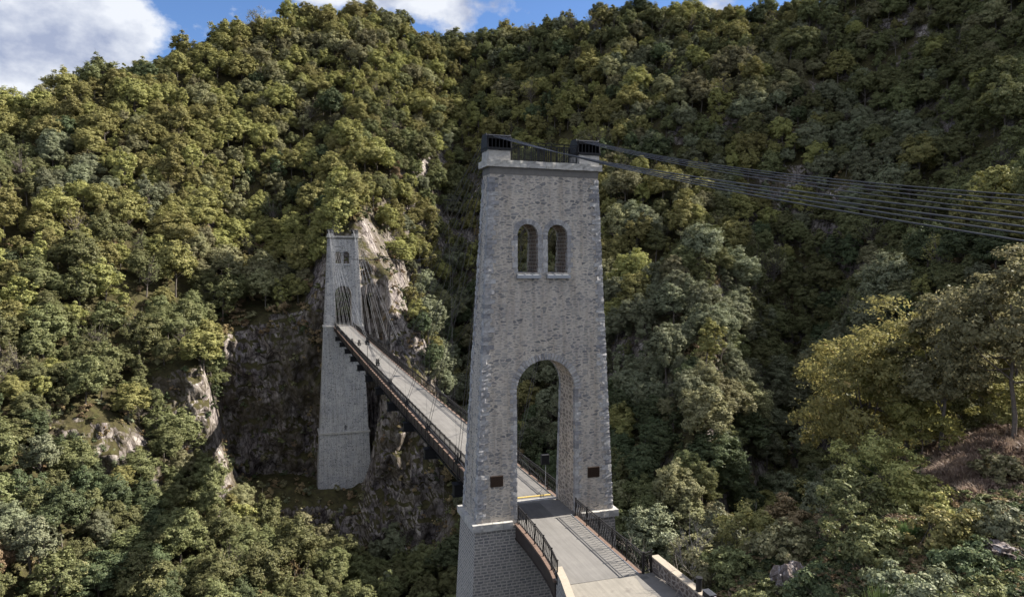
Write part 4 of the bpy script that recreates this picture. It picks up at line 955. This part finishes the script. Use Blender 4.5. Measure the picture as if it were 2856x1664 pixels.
# ---- where trees stand
BARE = [[(965, 575), (1050, 580), (1120, 760), (1185, 960), (1190, 1040), (1010, 1040)],            # pale rock right of the far tower
        [(860, 560), (1060, 560), (1060, 1420), (860, 1420)],                                       # far tower itself
        [(600, 905), (905, 905), (905, 1330), (600, 1330)],                                         # dark cliff
        [(690, 1320), (1290, 1330), (1290, 1480), (1000, 1500), (700, 1440)]]
SPARSE = [[(250, 1110), (620, 1060), (620, 1350), (250, 1350)], [(600, 1330), (800, 1330), (800, 1560), (600, 1560)]]
def inside(u, v, poly):
    c = False; j = len(poly)-1
    for i in range(len(poly)):
        (x0, y0), (x1, y1) = poly[i], poly[j]
        if (y0 > v) != (y1 > v) and u < (x1-x0)*(v-y0)/(y1-y0)+x0: c = not c
        j = i
    return c
trees = []; cell = {}
SP = 6.1
for q in range(42000):
    az = rng.uniform(-26, 62); d = math.sqrt(rng.uniform(80**2, 385**2))
    x, y = CAM[0]+d*math.sin(math.radians(az)), CAM[1]+d*math.cos(math.radians(az)); z, st = ground_z(x, y)
    u, v, dep = project((x, y, z+5)); p_st = 1.0
    if st > 0.35: continue
    if u < -260 or u > 3150 or v < -420 or v > 2000: continue
    if any(inside(u, v+20, b) or inside(u, v-30, b) for n_, b in enumerate(BARE) if n_ != 1 or d < 186): continue
    if any(inside(u, v, b) for b in SPARSE) and rng.random() < 0.62: continue
    if abs(x) < 9 and -12 < y < 150 and z+11 > zd(max(y, 2))-3: continue
    if abs(x) < 9.5 and abs(y-140) < 6: continue
    if d < 98 and z > -20: continue
    sc = (0.58+0.62*rng.random()**1.4)*(0.80 if d < 165 else 0.92); sp = SP*sc*(0.92 if z < -30 else 1.0)
    key = (int(x//8), int(y//8), int(z//8)); ok = True
    for a in (-1, 0, 1):
        for b in (-1, 0, 1):
            for c in (-1, 0, 1):
                for (x2, y2, z2, s2) in cell.get((key[0]+a, key[1]+b, key[2]+c), ()):
                    if (x-x2)**2+(y-y2)**2+(z-z2)**2 < (0.5*(sp+s2))**2: ok = False; break
                if not ok: break
            if not ok: break
        if not ok: break
    if not ok: continue
    cell.setdefault(key, []).append((x, y, z, sp)); trees.append([x, y, z, sc, d, u, v])
DBG = 'trees %d' % len(trees)
def visible(x, y, z, d):
    """rough: does the ray from the camera to the tree's top clear the canopy in front?"""
    zt = z+9
    for t in np.linspace(0.35, 0.965, 34):
        px, py = CAM[0]+(x-CAM[0])*t, CAM[1]+(y-CAM[1])*t; zz = CAM[2]+(zt-CAM[2])*t
        g, s = ground_z(px, py)
        if g+(6.0 if s < 0.3 and math.hypot(px-CAM[0], py-CAM[1]) > 95 else 0) > zz: return False
    return True
KW = {'olive': 0.36, 'yellow-green': 0.15, 'dark green': 0.17, 'grey-green': 0.13, 'russet': 0.035, 'pale olive': 0.15}
kn = list(KW)
kf = np.array([fbm(np.array([[t[0]/45.0+i*9.1, t[1]/45.0, t[2]/45.0] for t in trees]), 2, 60+i) for i in range(len(kn))])
gum = np.log([KW[k] for k in kn])[:, None]+kf*1.7-np.log(-np.log(rng.uniform(0.02, 0.98, kf.shape)))*0.6
up = np.array([t[2] for t in trees]); lf = np.array([t[5] for t in trees])
gum[kn.index('yellow-green')] += np.where((up > 10) & (lf < 1700), 1.2, np.where(up > -5, 0.5, -0.3))  # more yellow-green upslope; on the right it stands in for sunlit crowns
gum[kn.index('dark green')] += np.where(up < 0, 0.35, -0.2); gum[kn.index('russet')] += np.where(up < -20, 0.4, 0)
kind = gum.argmax(0)
cand = []
for i, t in enumerate(trees):
    x, y, z, sc, d, u, v = t
    if -40 < u < 2896 and -60 < v < 1760 and visible(x, y, z, d):
        blocked = 1340 < u < 1690 and 430 < v < 1700
        if not blocked: cand.append((-sc/d, i))
cand.sort(); pick = {i for _, i in cand[:290]}
DBG += ' visible %d' % len(cand)
ROWS = [(230, 'near the ridge line'), (480, 'on the upper slope'), (780, 'on the middle slope'), (1130, 'on the lower slope'), (9999, 'low in the gorge')]
COLS = [(450, 'at the far left'), (880, 'left of the far tower'), (1330, 'between the two towers'), (1720, 'behind the near tower'), (2250, 'right of the near tower'), (9999, 'at the far right')]
OW = ['first', 'second', 'third', 'fourth', 'fifth', 'sixth', 'seventh', 'eighth', 'ninth', 'tenth', 'eleventh', 'twelfth', 'thirteenth', 'fourteenth', 'fifteenth', 'sixteenth', 'seventeenth', 'eighteenth', 'nineteenth', 'twentieth']
groups = {}
for i in pick:
    u, v = trees[i][5], trees[i][6]; row = next(n for a, n in ROWS if v < a); col = next(n for a, n in COLS if u < a)
    groups.setdefault((row, col, int(kind[i])), []).append((u, i))
LABEL = {}
for (row, col, k), L in groups.items():
    L.sort()
    for n, (u, i) in enumerate(L):
        LABEL[i] = f'{kn[k]} tree {row} {col}' if len(L) == 1 else f'{OW[min(n, 19)]} {kn[k]} tree from the left, {row} {col}'
        if len(L) == 1: LABEL[i] = f'prominent {kn[k]} tree standing {row}, {col}'
def place_obj(name, me, parent, mat=None):
    o = bpy.data.objects.new(name, me); COL.objects.link(o); o.parent = parent
    if mat is not None:
        o.material_slots[0].link = 'OBJECT'; o.material_slots[0].material = mat
    return o
shp = rng.integers(0, len(SHAPES), len(trees)); shp = np.where((shp == 8) & (rng.random(len(trees)) < 0.45), 5, shp); shp = np.where((shp == 4) & (rng.random(len(trees)) < 0.5), 0, shp)
for i in sorted(pick, key=lambda q: trees[q][4]):
    x, y, z, sc, d, u, v = trees[i]; cm, tm, jm, H, R = SHAPES[shp[i]]
    e = empty('tree', (x, y, z-0.3), LABEL[i], 'tree', 'trees covering the far hillsides')
    e.rotation_euler = (rng.uniform(-.08, .08), rng.uniform(-.08, .08), rng.uniform(0, 6.28)); e.scale = (sc*rng.uniform(.9, 1.1), sc*rng.uniform(.9, 1.1), sc*rng.uniform(.85, 1.15))
    place_obj('crown', cm, e, LEAF[kn[kind[i]]]); place_obj('trunk', tm, e)

# ---- instancing of what nobody can count
def scatter(name, pts, rots, scls, idx, templates, kindname):
    """one object: mesh points, a node tree that stands a template on each"""
    col = bpy.data.collections.new(name+'_templates')
    for k, (me, mat) in enumerate(templates):
        o = bpy.data.objects.new(f'{name}_template_{k:02d}', me)
        if mat is not None: o.material_slots[0].link = 'OBJECT'; o.material_slots[0].material = mat
        col.objects.link(o)
    me = bpy.data.meshes.new(name); me.vertices.add(len(pts)); me.vertices.foreach_set('co', np.asarray(pts, np.float32).ravel())
    for nm, ty, dat, fld in (('rot', 'FLOAT_VECTOR', rots, 'vector'), ('scl', 'FLOAT_VECTOR', scls, 'vector'), ('idx', 'INT', idx, 'value')):
        a = me.attributes.new(nm, ty, 'POINT'); a.data.foreach_set(fld, np.asarray(dat, np.int32 if ty == 'INT' else np.float32).ravel())
    o = bpy.data.objects.new(name, me); COL.objects.link(o); o['kind'] = 'stuff'
    ng = bpy.data.node_groups.new(name, 'GeometryNodeTree')
    ng.interface.new_socket('Geometry', in_out='INPUT', socket_type='NodeSocketGeometry'); ng.interface.new_socket('Geometry', in_out='OUTPUT', socket_type='NodeSocketGeometry')
    gi = ng.nodes.new('NodeGroupInput'); go = ng.nodes.new('NodeGroupOutput'); ci = ng.nodes.new('GeometryNodeCollectionInfo'); ip = ng.nodes.new('GeometryNodeInstanceOnPoints')
    ci.inputs['Collection'].default_value = col; ci.inputs['Separate Children'].default_value = True; ci.inputs['Reset Children'].default_value = True
    ip.inputs['Pick Instance'].default_value = True
    def na(nm, ty):
        n = ng.nodes.new('GeometryNodeInputNamedAttribute'); n.data_type = ty; n.inputs['Name'].default_value = nm; return n.outputs['Attribute']
    ng.links.new(gi.outputs[0], ip.inputs['Points']); ng.links.new(ci.outputs[0], ip.inputs['Instance'])
    ng.links.new(na('idx', 'INT'), ip.inputs['Instance Index']); ng.links.new(na('rot', 'FLOAT_VECTOR'), ip.inputs['Rotation']); ng.links.new(na('scl', 'FLOAT_VECTOR'), ip.inputs['Scale'])
    ng.links.new(ip.outputs[0], go.inputs[0])
    md = o.modifiers.new('scatter', 'NODES'); md.node_group = ng
    tag(o, kind='stuff'); return o
rest = [i for i in range(len(trees)) if i not in pick]
tmpl = [(SHAPES[s][2], LEAF[k]) for s in range(len(SHAPES)) for k in kn]
scatter('forest', [(trees[i][0], trees[i][1], trees[i][2]-0.3) for i in rest], [(rng.uniform(-.08, .08), rng.uniform(-.08, .08), rng.uniform(0, 6.28)) for i in rest],
        [(trees[i][3],)*3 for i in rest], [int(shp[i])*len(kn)+int(kind[i]) for i in rest], tmpl, 'forest')

# undergrowth on slopes and ledges of the far side
def bush_mesh(seed, R, H, npf, ntw, nl, leaf):
    V, F, tint, C = crown_points(seed, R, H*0.42, 0.62*H/R, npf, ntw, nl, leaf, low=-0.5, flat=0.7)
    return quads_mesh('foliage', V, F, [LEAF['olive']], tint)
BUSH = [bush_mesh(40+i, 1.25, 1.7, 11, 9, 9, 0.20) for i in range(3)]
bp, br, bs, bi = [], [], [], []
bk = ['olive', 'dark green', 'russet', 'pale olive', 'grey-green']
for q in range(36000):
    i, j = int(rng.integers(40, NAZ-40)), int(rng.integers(0, MR)); d = _MD[i, j]
    if not 100 < d < 265: continue
    x, y, z = float(_XX[i, j]), float(_YY[i, j]), float(_ZZ[i, j]); st = float(_MS[i, j])
    u, v, dep = project((x, y, z))
    if not (-100 < u < 2950 and 200 < v < 1800): continue
    if st > 0.25 and rng.random() < 0.3: continue
    if inside(u, v, BARE[0]) and rng.random() < 0.35: continue
    if abs(x) < 8 and abs(y-140) < 4.5: continue
    s = rng.uniform(0.4, 1.15)*(0.85 if st > 0.25 else 1.0)*(1.7 if 540 < u < 900 and 640 < v < 960 else 1.0)
    bp.append((x, y, z-0.2)); br.append((rng.uniform(-.3, .3), rng.uniform(-.3, .3), rng.uniform(0, 6.28))); bs.append((s, s, s*rng.uniform(0.7, 1.3)))
    wts = [0.1, 0.1, 0.6, 0.15, 0.05] if (540 < u < 900 and 640 < v < 960) or inside(u, v, BARE[0]) or (700 < u < 1300 and v > 1330) else [0.26, 0.2, 0.26, 0.16, 0.12]; bi.append(int(rng.choice(5, p=wts))*3+int(rng.integers(0, 3)))
scatter('undergrowth', bp, br, bs, bi, [(BUSH[s], LEAF[k]) for k in bk for s in range(3)], 'undergrowth')
DBG += ' bushes %d' % len(bp)
# ------------------------------------------------------------------ the near slope on the right
def spot(u, d):
    r = aim(u, 832); k = d/math.hypot(r[0], r[1]); x, y = CAM[0]+r[0]*k, CAM[1]+r[1]*k
    return x, y, ground_z(x, y)[0]
def near_tree(u, d, R, H, seed, kindn, label, name='tree', leaf=0.11, npf=60, ntw=34, nl=18, zs=0.75, low=-0.6, r0=0.16, zc=None, nb=14, dz=0.0):
    x, y, z = spot(u, d); e = empty(name, (x, y, z-0.1+dz), label, 'tree' if 'tree' in name else 'shrub', None)
    cm, tm, jm, _, _ = make_shape(seed, R, H, npf, ntw, nl, leaf, zs, low, 0.8, r0, zc, nb, join=False)
    e.rotation_euler = (0, 0, random.uniform(0, 6))
    place_obj('crown' if 'tree' in name else 'foliage', cm, e, LEAF[kindn]); place_obj('trunk' if 'tree' in name else 'stems', tm, e)
    return e
near_tree(2430, 54, 5.0, 12.0, 201, 'golden', 'large golden-green tree on the near slope at the right', r0=0.2, low=-0.8, zs=1.05, npf=95, ntw=30)
near_tree(2640, 50, 3.1, 9.0, 202, 'light olive', 'slender pale olive tree with bare lower trunk above the dry grass', zs=1.1, low=-0.7, npf=48)
near_tree(2545, 53, 2.6, 7.6, 203, 'golden', 'slender yellow tinged tree between the golden tree and the pale olive tree', zs=1.2, low=-0.8, npf=50)
near_tree(2845, 49, 3.7, 10.6, 204, 'light olive', 'tall pale green tree cut by the right edge of the photo', zs=1.1, low=-0.7, npf=56)
near_tree(2760, 58, 3.2, 9.0, 205, 'light olive', 'olive tree standing behind the dry grass between two taller trees', zs=1.1, low=-0.7, npf=46)
near_tree(2290, 60, 3.4, 8.6, 206, 'golden', 'smaller golden tree reaching out over the dark ravine', zs=1.0, low=-0.8, npf=70)
near_tree(2210, 66, 2.8, 6.5, 207, 'grey-green', 'grey-green tree on the brink of the dark ravine', npf=50, zs=1.0, low=-0.8)
near_tree(2110, 70, 3.0, 7.0, 208, 'pale olive', 'dull greyish tree half down the slope beside the dark ravine', npf=50, zs=0.95, low=-0.8)
for n, (x, y, R, H, kd, lab) in enumerate([(-1.9, 147.5, 1.7, 4.6, 'dark green', 'dark bush filling the left of the far arch'), (1.2, 148.3, 1.9, 5.2, 'olive', 'dark olive bush filling the right of the far arch'),
        (0.2, 149.8, 2.4, 9.0, 'dark green', 'tall dark tree standing behind the terrace of the far tower')]):
    e = empty('tree' if n == 2 else 'bush', (x, y, ZF-0.1), lab, 'tree' if n == 2 else 'shrub'); cm, tm, _j, _h, _r = make_shape(390+n, R, H, 30, 18, 11, 0.17, 1.1, -0.8, 0.9, 0.1, None, 6, join=False)
    place_obj('crown' if n == 2 else 'foliage', cm, e, LEAF[kd]); place_obj('trunk' if n == 2 else 'stems', tm, e)
sh_ = [(2110, 41, 2.1, 3.0, 'yellow-green', 'large fresh green bush at the edge of the near slope'),
       (2010, 44, 1.7, 2.6, 'olive', 'olive bush in front of the bare dry branches'),
       (1985, 37.5, 1.3, 1.9, 'pale olive', 'pale olive bush right behind the parapet wall'),
       (2060, 36, 1.4, 2.0, 'olive', 'dense olive bush above the slatted black box'),
       (2400, 38, 1.9, 2.9, 'olive', 'dark leafy bush in the middle of the near slope'),
       (2500, 41, 2.2, 3.4, 'yellow-green', 'bright yellow-green bush below the slender trees'),
       (2590, 40, 1.5, 2.0, 'yellow-green', 'small bright bush beside the grey rock on the slope'),
       (2330, 44, 1.6, 2.3, 'grey-green', 'grey-green bush at the crest left of the bright bush'),
       (2230, 43, 1.4, 2.0, 'russet', 'brown dry bush on the crest above the foreground rock'),
       (2330, 32, 1.5, 1.7, 'dark green', 'dark bramble bush growing over the foreground rock'),
       (2650, 29, 1.8, 1.9, 'grey-green', 'silvery bramble thicket at the bottom right'),
       (2790, 29, 1.8, 2.0, 'olive', 'leafy green bramble in the bottom right corner'),
       (2560, 31, 1.3, 1.6, 'grey-green', 'grey-green bramble left of the broom bushes'),
       (2720, 33, 1.5, 1.5, 'dark green', 'dark low bush between the dry grass and the bramble thicket'),
       (2830, 36, 1.4, 1.7, 'grey-green', 'small silvery bush at the right edge below the dry grass'),
       (2440, 29, 1.4, 1.5, 'dark green', 'low dark bush at the bottom edge beside the broom'),
       (2150, 33, 1.3, 1.5, 'olive', 'low olive scrub left of the foreground rock'),
       (2810, 44, 1.3, 1.6, 'pale olive', 'pale bush at the top of the dry grass bank'),
       (2590, 50, 2.2, 3.6, 'golden', 'yellow-green thicket under the slender trees left of the dry grass'),
       (2700, 54, 2.0, 3.4, 'olive', 'olive thicket behind the top of the dry grass bank'),
       (2830, 52, 1.8, 3.0, 'yellow-green', 'yellow-green thicket at the foot of the right edge tree'),
       (2330, 49, 2.3, 3.4, 'yellow-green', 'thick green shrub on the crest under the golden tree'),
       (2450, 34, 1.6, 2.2, 'olive', 'olive shrub between the foreground rock and the bright bushes'),
       (2620, 35, 1.5, 2.0, 'yellow-green', 'fresh green shrub above the bramble thicket'),
       (2180, 37, 1.6, 2.2, 'pale olive', 'pale shrub on the slope left above the foreground rock')]
for n, (u, d, R, H, kd, lab) in enumerate(sh_):
    near_tree(u, d, R, H, 300+n, kd, lab, 'bush', leaf=0.075, npf=34, ntw=22, nl=13, zs=0.75, low=-0.5, r0=0.05, nb=10)
# scrubby trees on the steep ground between the tower and the near slope
for n, (u, d, R, H, kd, lab) in enumerate([(1760, 58, 2.2, 5.0, 'grey-green', 'small grey-green tree right of the lower ledge of the near tower'),
        (1845, 62, 2.6, 6.0, 'olive', 'olive tree on the steep bank right of the approach deck'), (1900, 52, 2.3, 5.0, 'olive', 'rounded olive tree just beyond the right parapet wall'),
        (1800, 74, 2.8, 7.0, 'pale olive', 'pale olive tree lower down the bank right of the tower'), (1960, 66, 3.0, 7.0, 'yellow-green', 'yellow-green tree in front of the dark ravine'),
        (2020, 55, 2.2, 5.0, 'grey-green', 'grey-green tree beyond the fresh green bush')]):
    near_tree(u, d, R, H, 340+n, kd, lab, 'tree', leaf=0.12, npf=40, ntw=26, nl=15, zs=0.9, low=-0.7, r0=0.09, dz=(2.0 if d > 56 else 0.8))
def bare_shrub(u, d, H, seed, label, spread=0.8, n=7, dz=0):
    x, y, z = spot(u, d); r = random.Random(seed); e = empty('bare_shrub', (x, y, z+dz), label, 'shrub', None); mb = MB()
    def grow(p, dr, L, rad, lv):
        q = p+dr*L*0.5+Vector((r.uniform(-.06, .06), r.uniform(-.06, .06), r.uniform(-.03, .05)))*L; s = p+dr*L+Vector((0, 0, -0.05*L)) 
        mb.tube([p, q, s], rad, 4, r1=rad*0.55, caps=False)
        if lv == 0: return
        for k in range(r.randint(2, 4)):
            t = r.uniform(0.35, 1.0); a = p.lerp(s, t); nd = (dr+Vector((r.uniform(-1, 1), r.uniform(-1, 1), r.uniform(-.5, .8)))*0.62).normalized()
            grow(a, nd, L*r.uniform(0.45, 0.7), rad*0.6, lv-1)
    for k in range(n):
        a = r.uniform(0, 6.28); dr = Vector((math.cos(a)*spread, math.sin(a)*spread, r.uniform(0.5, 1.1))).normalized()
        grow(Vector((x, y, z-0.2+dz)), dr, H*r.uniform(0.45, 0.75), 0.04, 3)
    o = mb.build('branches', M_DRYW, e); return e
bare_shrub(1935, 40, 5.0, 1, 'pale leafless shrub spreading dry branches beyond the parapet wall', 1.2)
bare_shrub(1870, 45, 5.0, 2, 'leafless pale branches leaning out beside the approach railing', 1.0, dz=1.0)
bare_shrub(2195, 44, 2.0, 3, 'small leafless shrub right of the fresh green bush', 0.9)
bare_shrub(2060, 52, 3.2, 4, 'thin leafless shrub rising behind the fresh green bush', 0.7, dz=1.0)
bare_shrub(2480, 57, 3.5, 5, 'leafless grey shrub among the golden trees', 0.7)
def broom(u, d, H, seed, label, n=420):
    x, y, z = spot(u, d); r = np.random.default_rng(seed); a = r.uniform(0, 6.28, n); b0 = r.uniform(0, 0.35*H, n); tilt = r.uniform(0.02, 0.42, n); L = H*r.uniform(0.55, 1.0, n)
    P0 = np.stack([np.cos(a)*b0*0.5, np.sin(a)*b0*0.5, np.zeros(n)-0.1+r.uniform(0, 0.3, n)*H], 1); D = np.stack([np.cos(a)*tilt, np.sin(a)*tilt, np.ones(n)], 1); P1 = P0+D*L[:, None]*0.75
    s = np.stack([-np.sin(a+0.6), np.cos(a+0.6), np.zeros(n)], 1)*0.022
    V = np.stack([P0-s, P0+s, P1+s*0.4, P1-s*0.4], 1).reshape(-1, 3); me = quads_mesh('stems', V, np.arange(4*n).reshape(n, 4), [M_BROOM], np.clip(r.normal(0.5, 0.2, n), 0, 1))
    e = empty('broom_bush', (x, y, z), label, 'shrub'); place_obj('stems', me, e)
broom(2425, 47, 2.6, 1, 'tall upright broom bush with bright green stems below the golden tree', 700)
broom(2390, 46, 1.9, 11, 'shorter broom bush left of the tall upright broom')
broom(2490, 29.5, 1.7, 2, 'bright green broom bush at the bottom of the photo', 700)
broom(2590, 30, 1.5, 3, 'smaller bright green broom bush right of the big one at the bottom', 600)
broom(2560, 35, 1.2, 4, 'small broom tuft on the dark slope above the brambles', 300)
# rocks that break through the slope
M_ROCK = None
def mat_rock():
    mt, nd, lk = newmat('lichen_grey_rock'); t = N(nd, 'ShaderNodeTexCoord')
    n = N(nd, 'ShaderNodeTexNoise', i_Scale=2.4, i_Detail=10.0, i_Roughness=0.7); v = N(nd, 'ShaderNodeTexVoronoi', feature='DISTANCE_TO_EDGE', i_Scale=1.6)
    for q in (n, v): lk.new(t.outputs['Object'], q.inputs['Vector'])
    r = ramp(nd, [(0.3, (0.07, 0.055, 0.05)), (0.5, (0.17, 0.14, 0.13)), (0.62, (0.36, 0.34, 0.35)), (0.8, (0.48, 0.47, 0.48))]); lk.new(n.outputs[0], r.inputs[0])
    c = ramp(nd, [(0.0, (0.3, 0.3, 0.3)), (0.06, (1, 1, 1))]); lk.new(v.outputs['Distance'], c.inputs[0])
    return finish(mt, nd, lk, mixc(nd, lk, 1.0, r.outputs[0], c.outputs[0], 'MULTIPLY'), 0.9, n.outputs[0], 0.8, 0.15, spec=0.15)
M_ROCK = mat_rock()
def rock(u, d, sx, sy, sz, seed, label, dz=0.0, rz=0.0, name='rock'):
    x, y, z = spot(u, d); bm = bmesh.new(); bmesh.ops.create_icosphere(bm, subdivisions=5, radius=1.0)
    P = np.array([v.co[:] for v in bm.verts]); S = np.array([sx, sy, sz])
    dn = 0.30*fbm(P*1.3+seed, 3, seed)+0.24*fbm(P*np.array([3.2, 3.2, 1.6])+seed, 4, seed+5, ridge=True)
    Q = P*S*(0.78+dn[:, None]*0.75); Q = np.round(Q/0.22)*0.22*0.22+Q*0.78
    for v, q in zip(bm.verts, Q): v.co = q
    me = bpy.data.meshes.new(name); bm.to_mesh(me); bm.free(); me.materials.append(M_ROCK)
    o = bpy.data.objects.new(name, me); COL.objects.link(o); o.location = (x, y, z+dz); o.rotation_euler = (0, 0.25, rz); tag(o, label, 'rock')
rock(2270, 34, 2.0, 1.7, 2.2, 3, 'grey lichen covered rock outcrop in the foreground at the bottom', -0.9, 0.6)
rock(2215, 31, 0.9, 0.8, 0.9, 7, 'lower reddish rock left below the foreground outcrop', 0.0, 0.3)
rock(2650, 42, 1.5, 1.0, 0.55, 12, 'low purplish rock lying in the dry grass', 0.0, 0.9)
rock(2830, 35, 1.6, 1.0, 0.6, 15, 'flat dark rock at the right edge below the dry grass', -0.2, 0.5)
rock(2330, 28, 0.8, 0.7, 0.6, 18, 'small rock half hidden by brambles at the bottom edge', 0.0, 0.2)
# ground cover: dry grass, low herbs
def tuft(seed, n, H, spread, w=0.012):
    r = np.random.default_rng(seed); a = r.uniform(0, 6.28, n); rr = r.uniform(0, spread*0.4, n); L = H*r.uniform(0.5, 1.1, n); t = r.uniform(0.15, 0.9, n)
    P0 = np.stack([np.cos(a*3)*rr, np.sin(a*3)*rr, np.zeros(n)], 1); D = np.stack([np.cos(a)*t, np.sin(a)*t, np.ones(n)], 1); D /= np.linalg.norm(D, axis=1, keepdims=True)
    PM = P0+D*L[:, None]*0.6; P1 = PM+(D*np.array([1, 1, 0.25]))*L[:, None]*0.45; s = np.stack([-np.sin(a), np.cos(a), np.zeros(n)], 1)*w
    V = np.concatenate([np.stack([P0-s, P0+s, PM+s, PM-s], 1), np.stack([PM-s, PM+s, P1+s*0.3, P1-s*0.3], 1)]).reshape(-1, 3)
    return quads_mesh('tuft', V, np.arange(8*n).reshape(2*n, 4), [M_DGRASS], np.clip(np.tile(r.normal(0.5, 0.25, n), 2), 0, 1))
TUFT = [tuft(70+i, 60, 0.62, 0.5) for i in range(3)]
gp, gr, gs, gi_ = [], [], [], []; hp, hr, hs, hi_ = [], [], [], []
for q in range(36000):
    u = rng.uniform(1880, 2960) if q < 26000 else rng.uniform(2960, 4200); d = math.exp(rng.uniform(math.log(24), math.log(64))); x, y, z = spot(u, d)
    if x < 3.1: continue
    uu, vv, _ = project((x, y, z))
    dens = 0.05+0.95*max(0.0, 1-abs((uu-2760)/260)**2)*max(0.0, 1-abs((vv-1290)/150)**2)+0.25*max(0.0, 1-((uu-2350)/120)**2-((vv-1480)/60)**2)
    f = fbm(np.array([x/2.2, y/2.2]), 2, 88)
    if rng.random() < min(1, dens)*(0.75+0.5*f):
        gp.append((x, y, z)); gr.append((rng.uniform(-.2, .2), rng.uniform(-.2, .2), rng.uniform(0, 6.28))); s = rng.uniform(0.6, 1.25); gs.append((s*1.2, s*1.2, s)); gi_.append(int(rng.integers(0, 3)))
    elif rng.random() < 0.42 and dens < 0.6:
        hp.append((x, y, z-0.05)); hr.append((0, 0, rng.uniform(0, 6.28))); s = rng.uniform(0.5, 1.3); hs.append((s, s, s*0.8)); hi_.append(int(rng.integers(0, 6)))
scatter('dry_grass', gp, gr, gs, gi_, [(t, M_DGRASS) for t in TUFT], 'grass')
HB = [bush_mesh(80+i, 0.55, 0.55, 8, 8, 8, 0.06) for i in range(2)]
scatter('low_brambles', hp, hr, hs, hi_, [(HB[s], LEAF[k]) for k in ('dark green', 'olive', 'russet') for s in range(2)], 'ground cover')
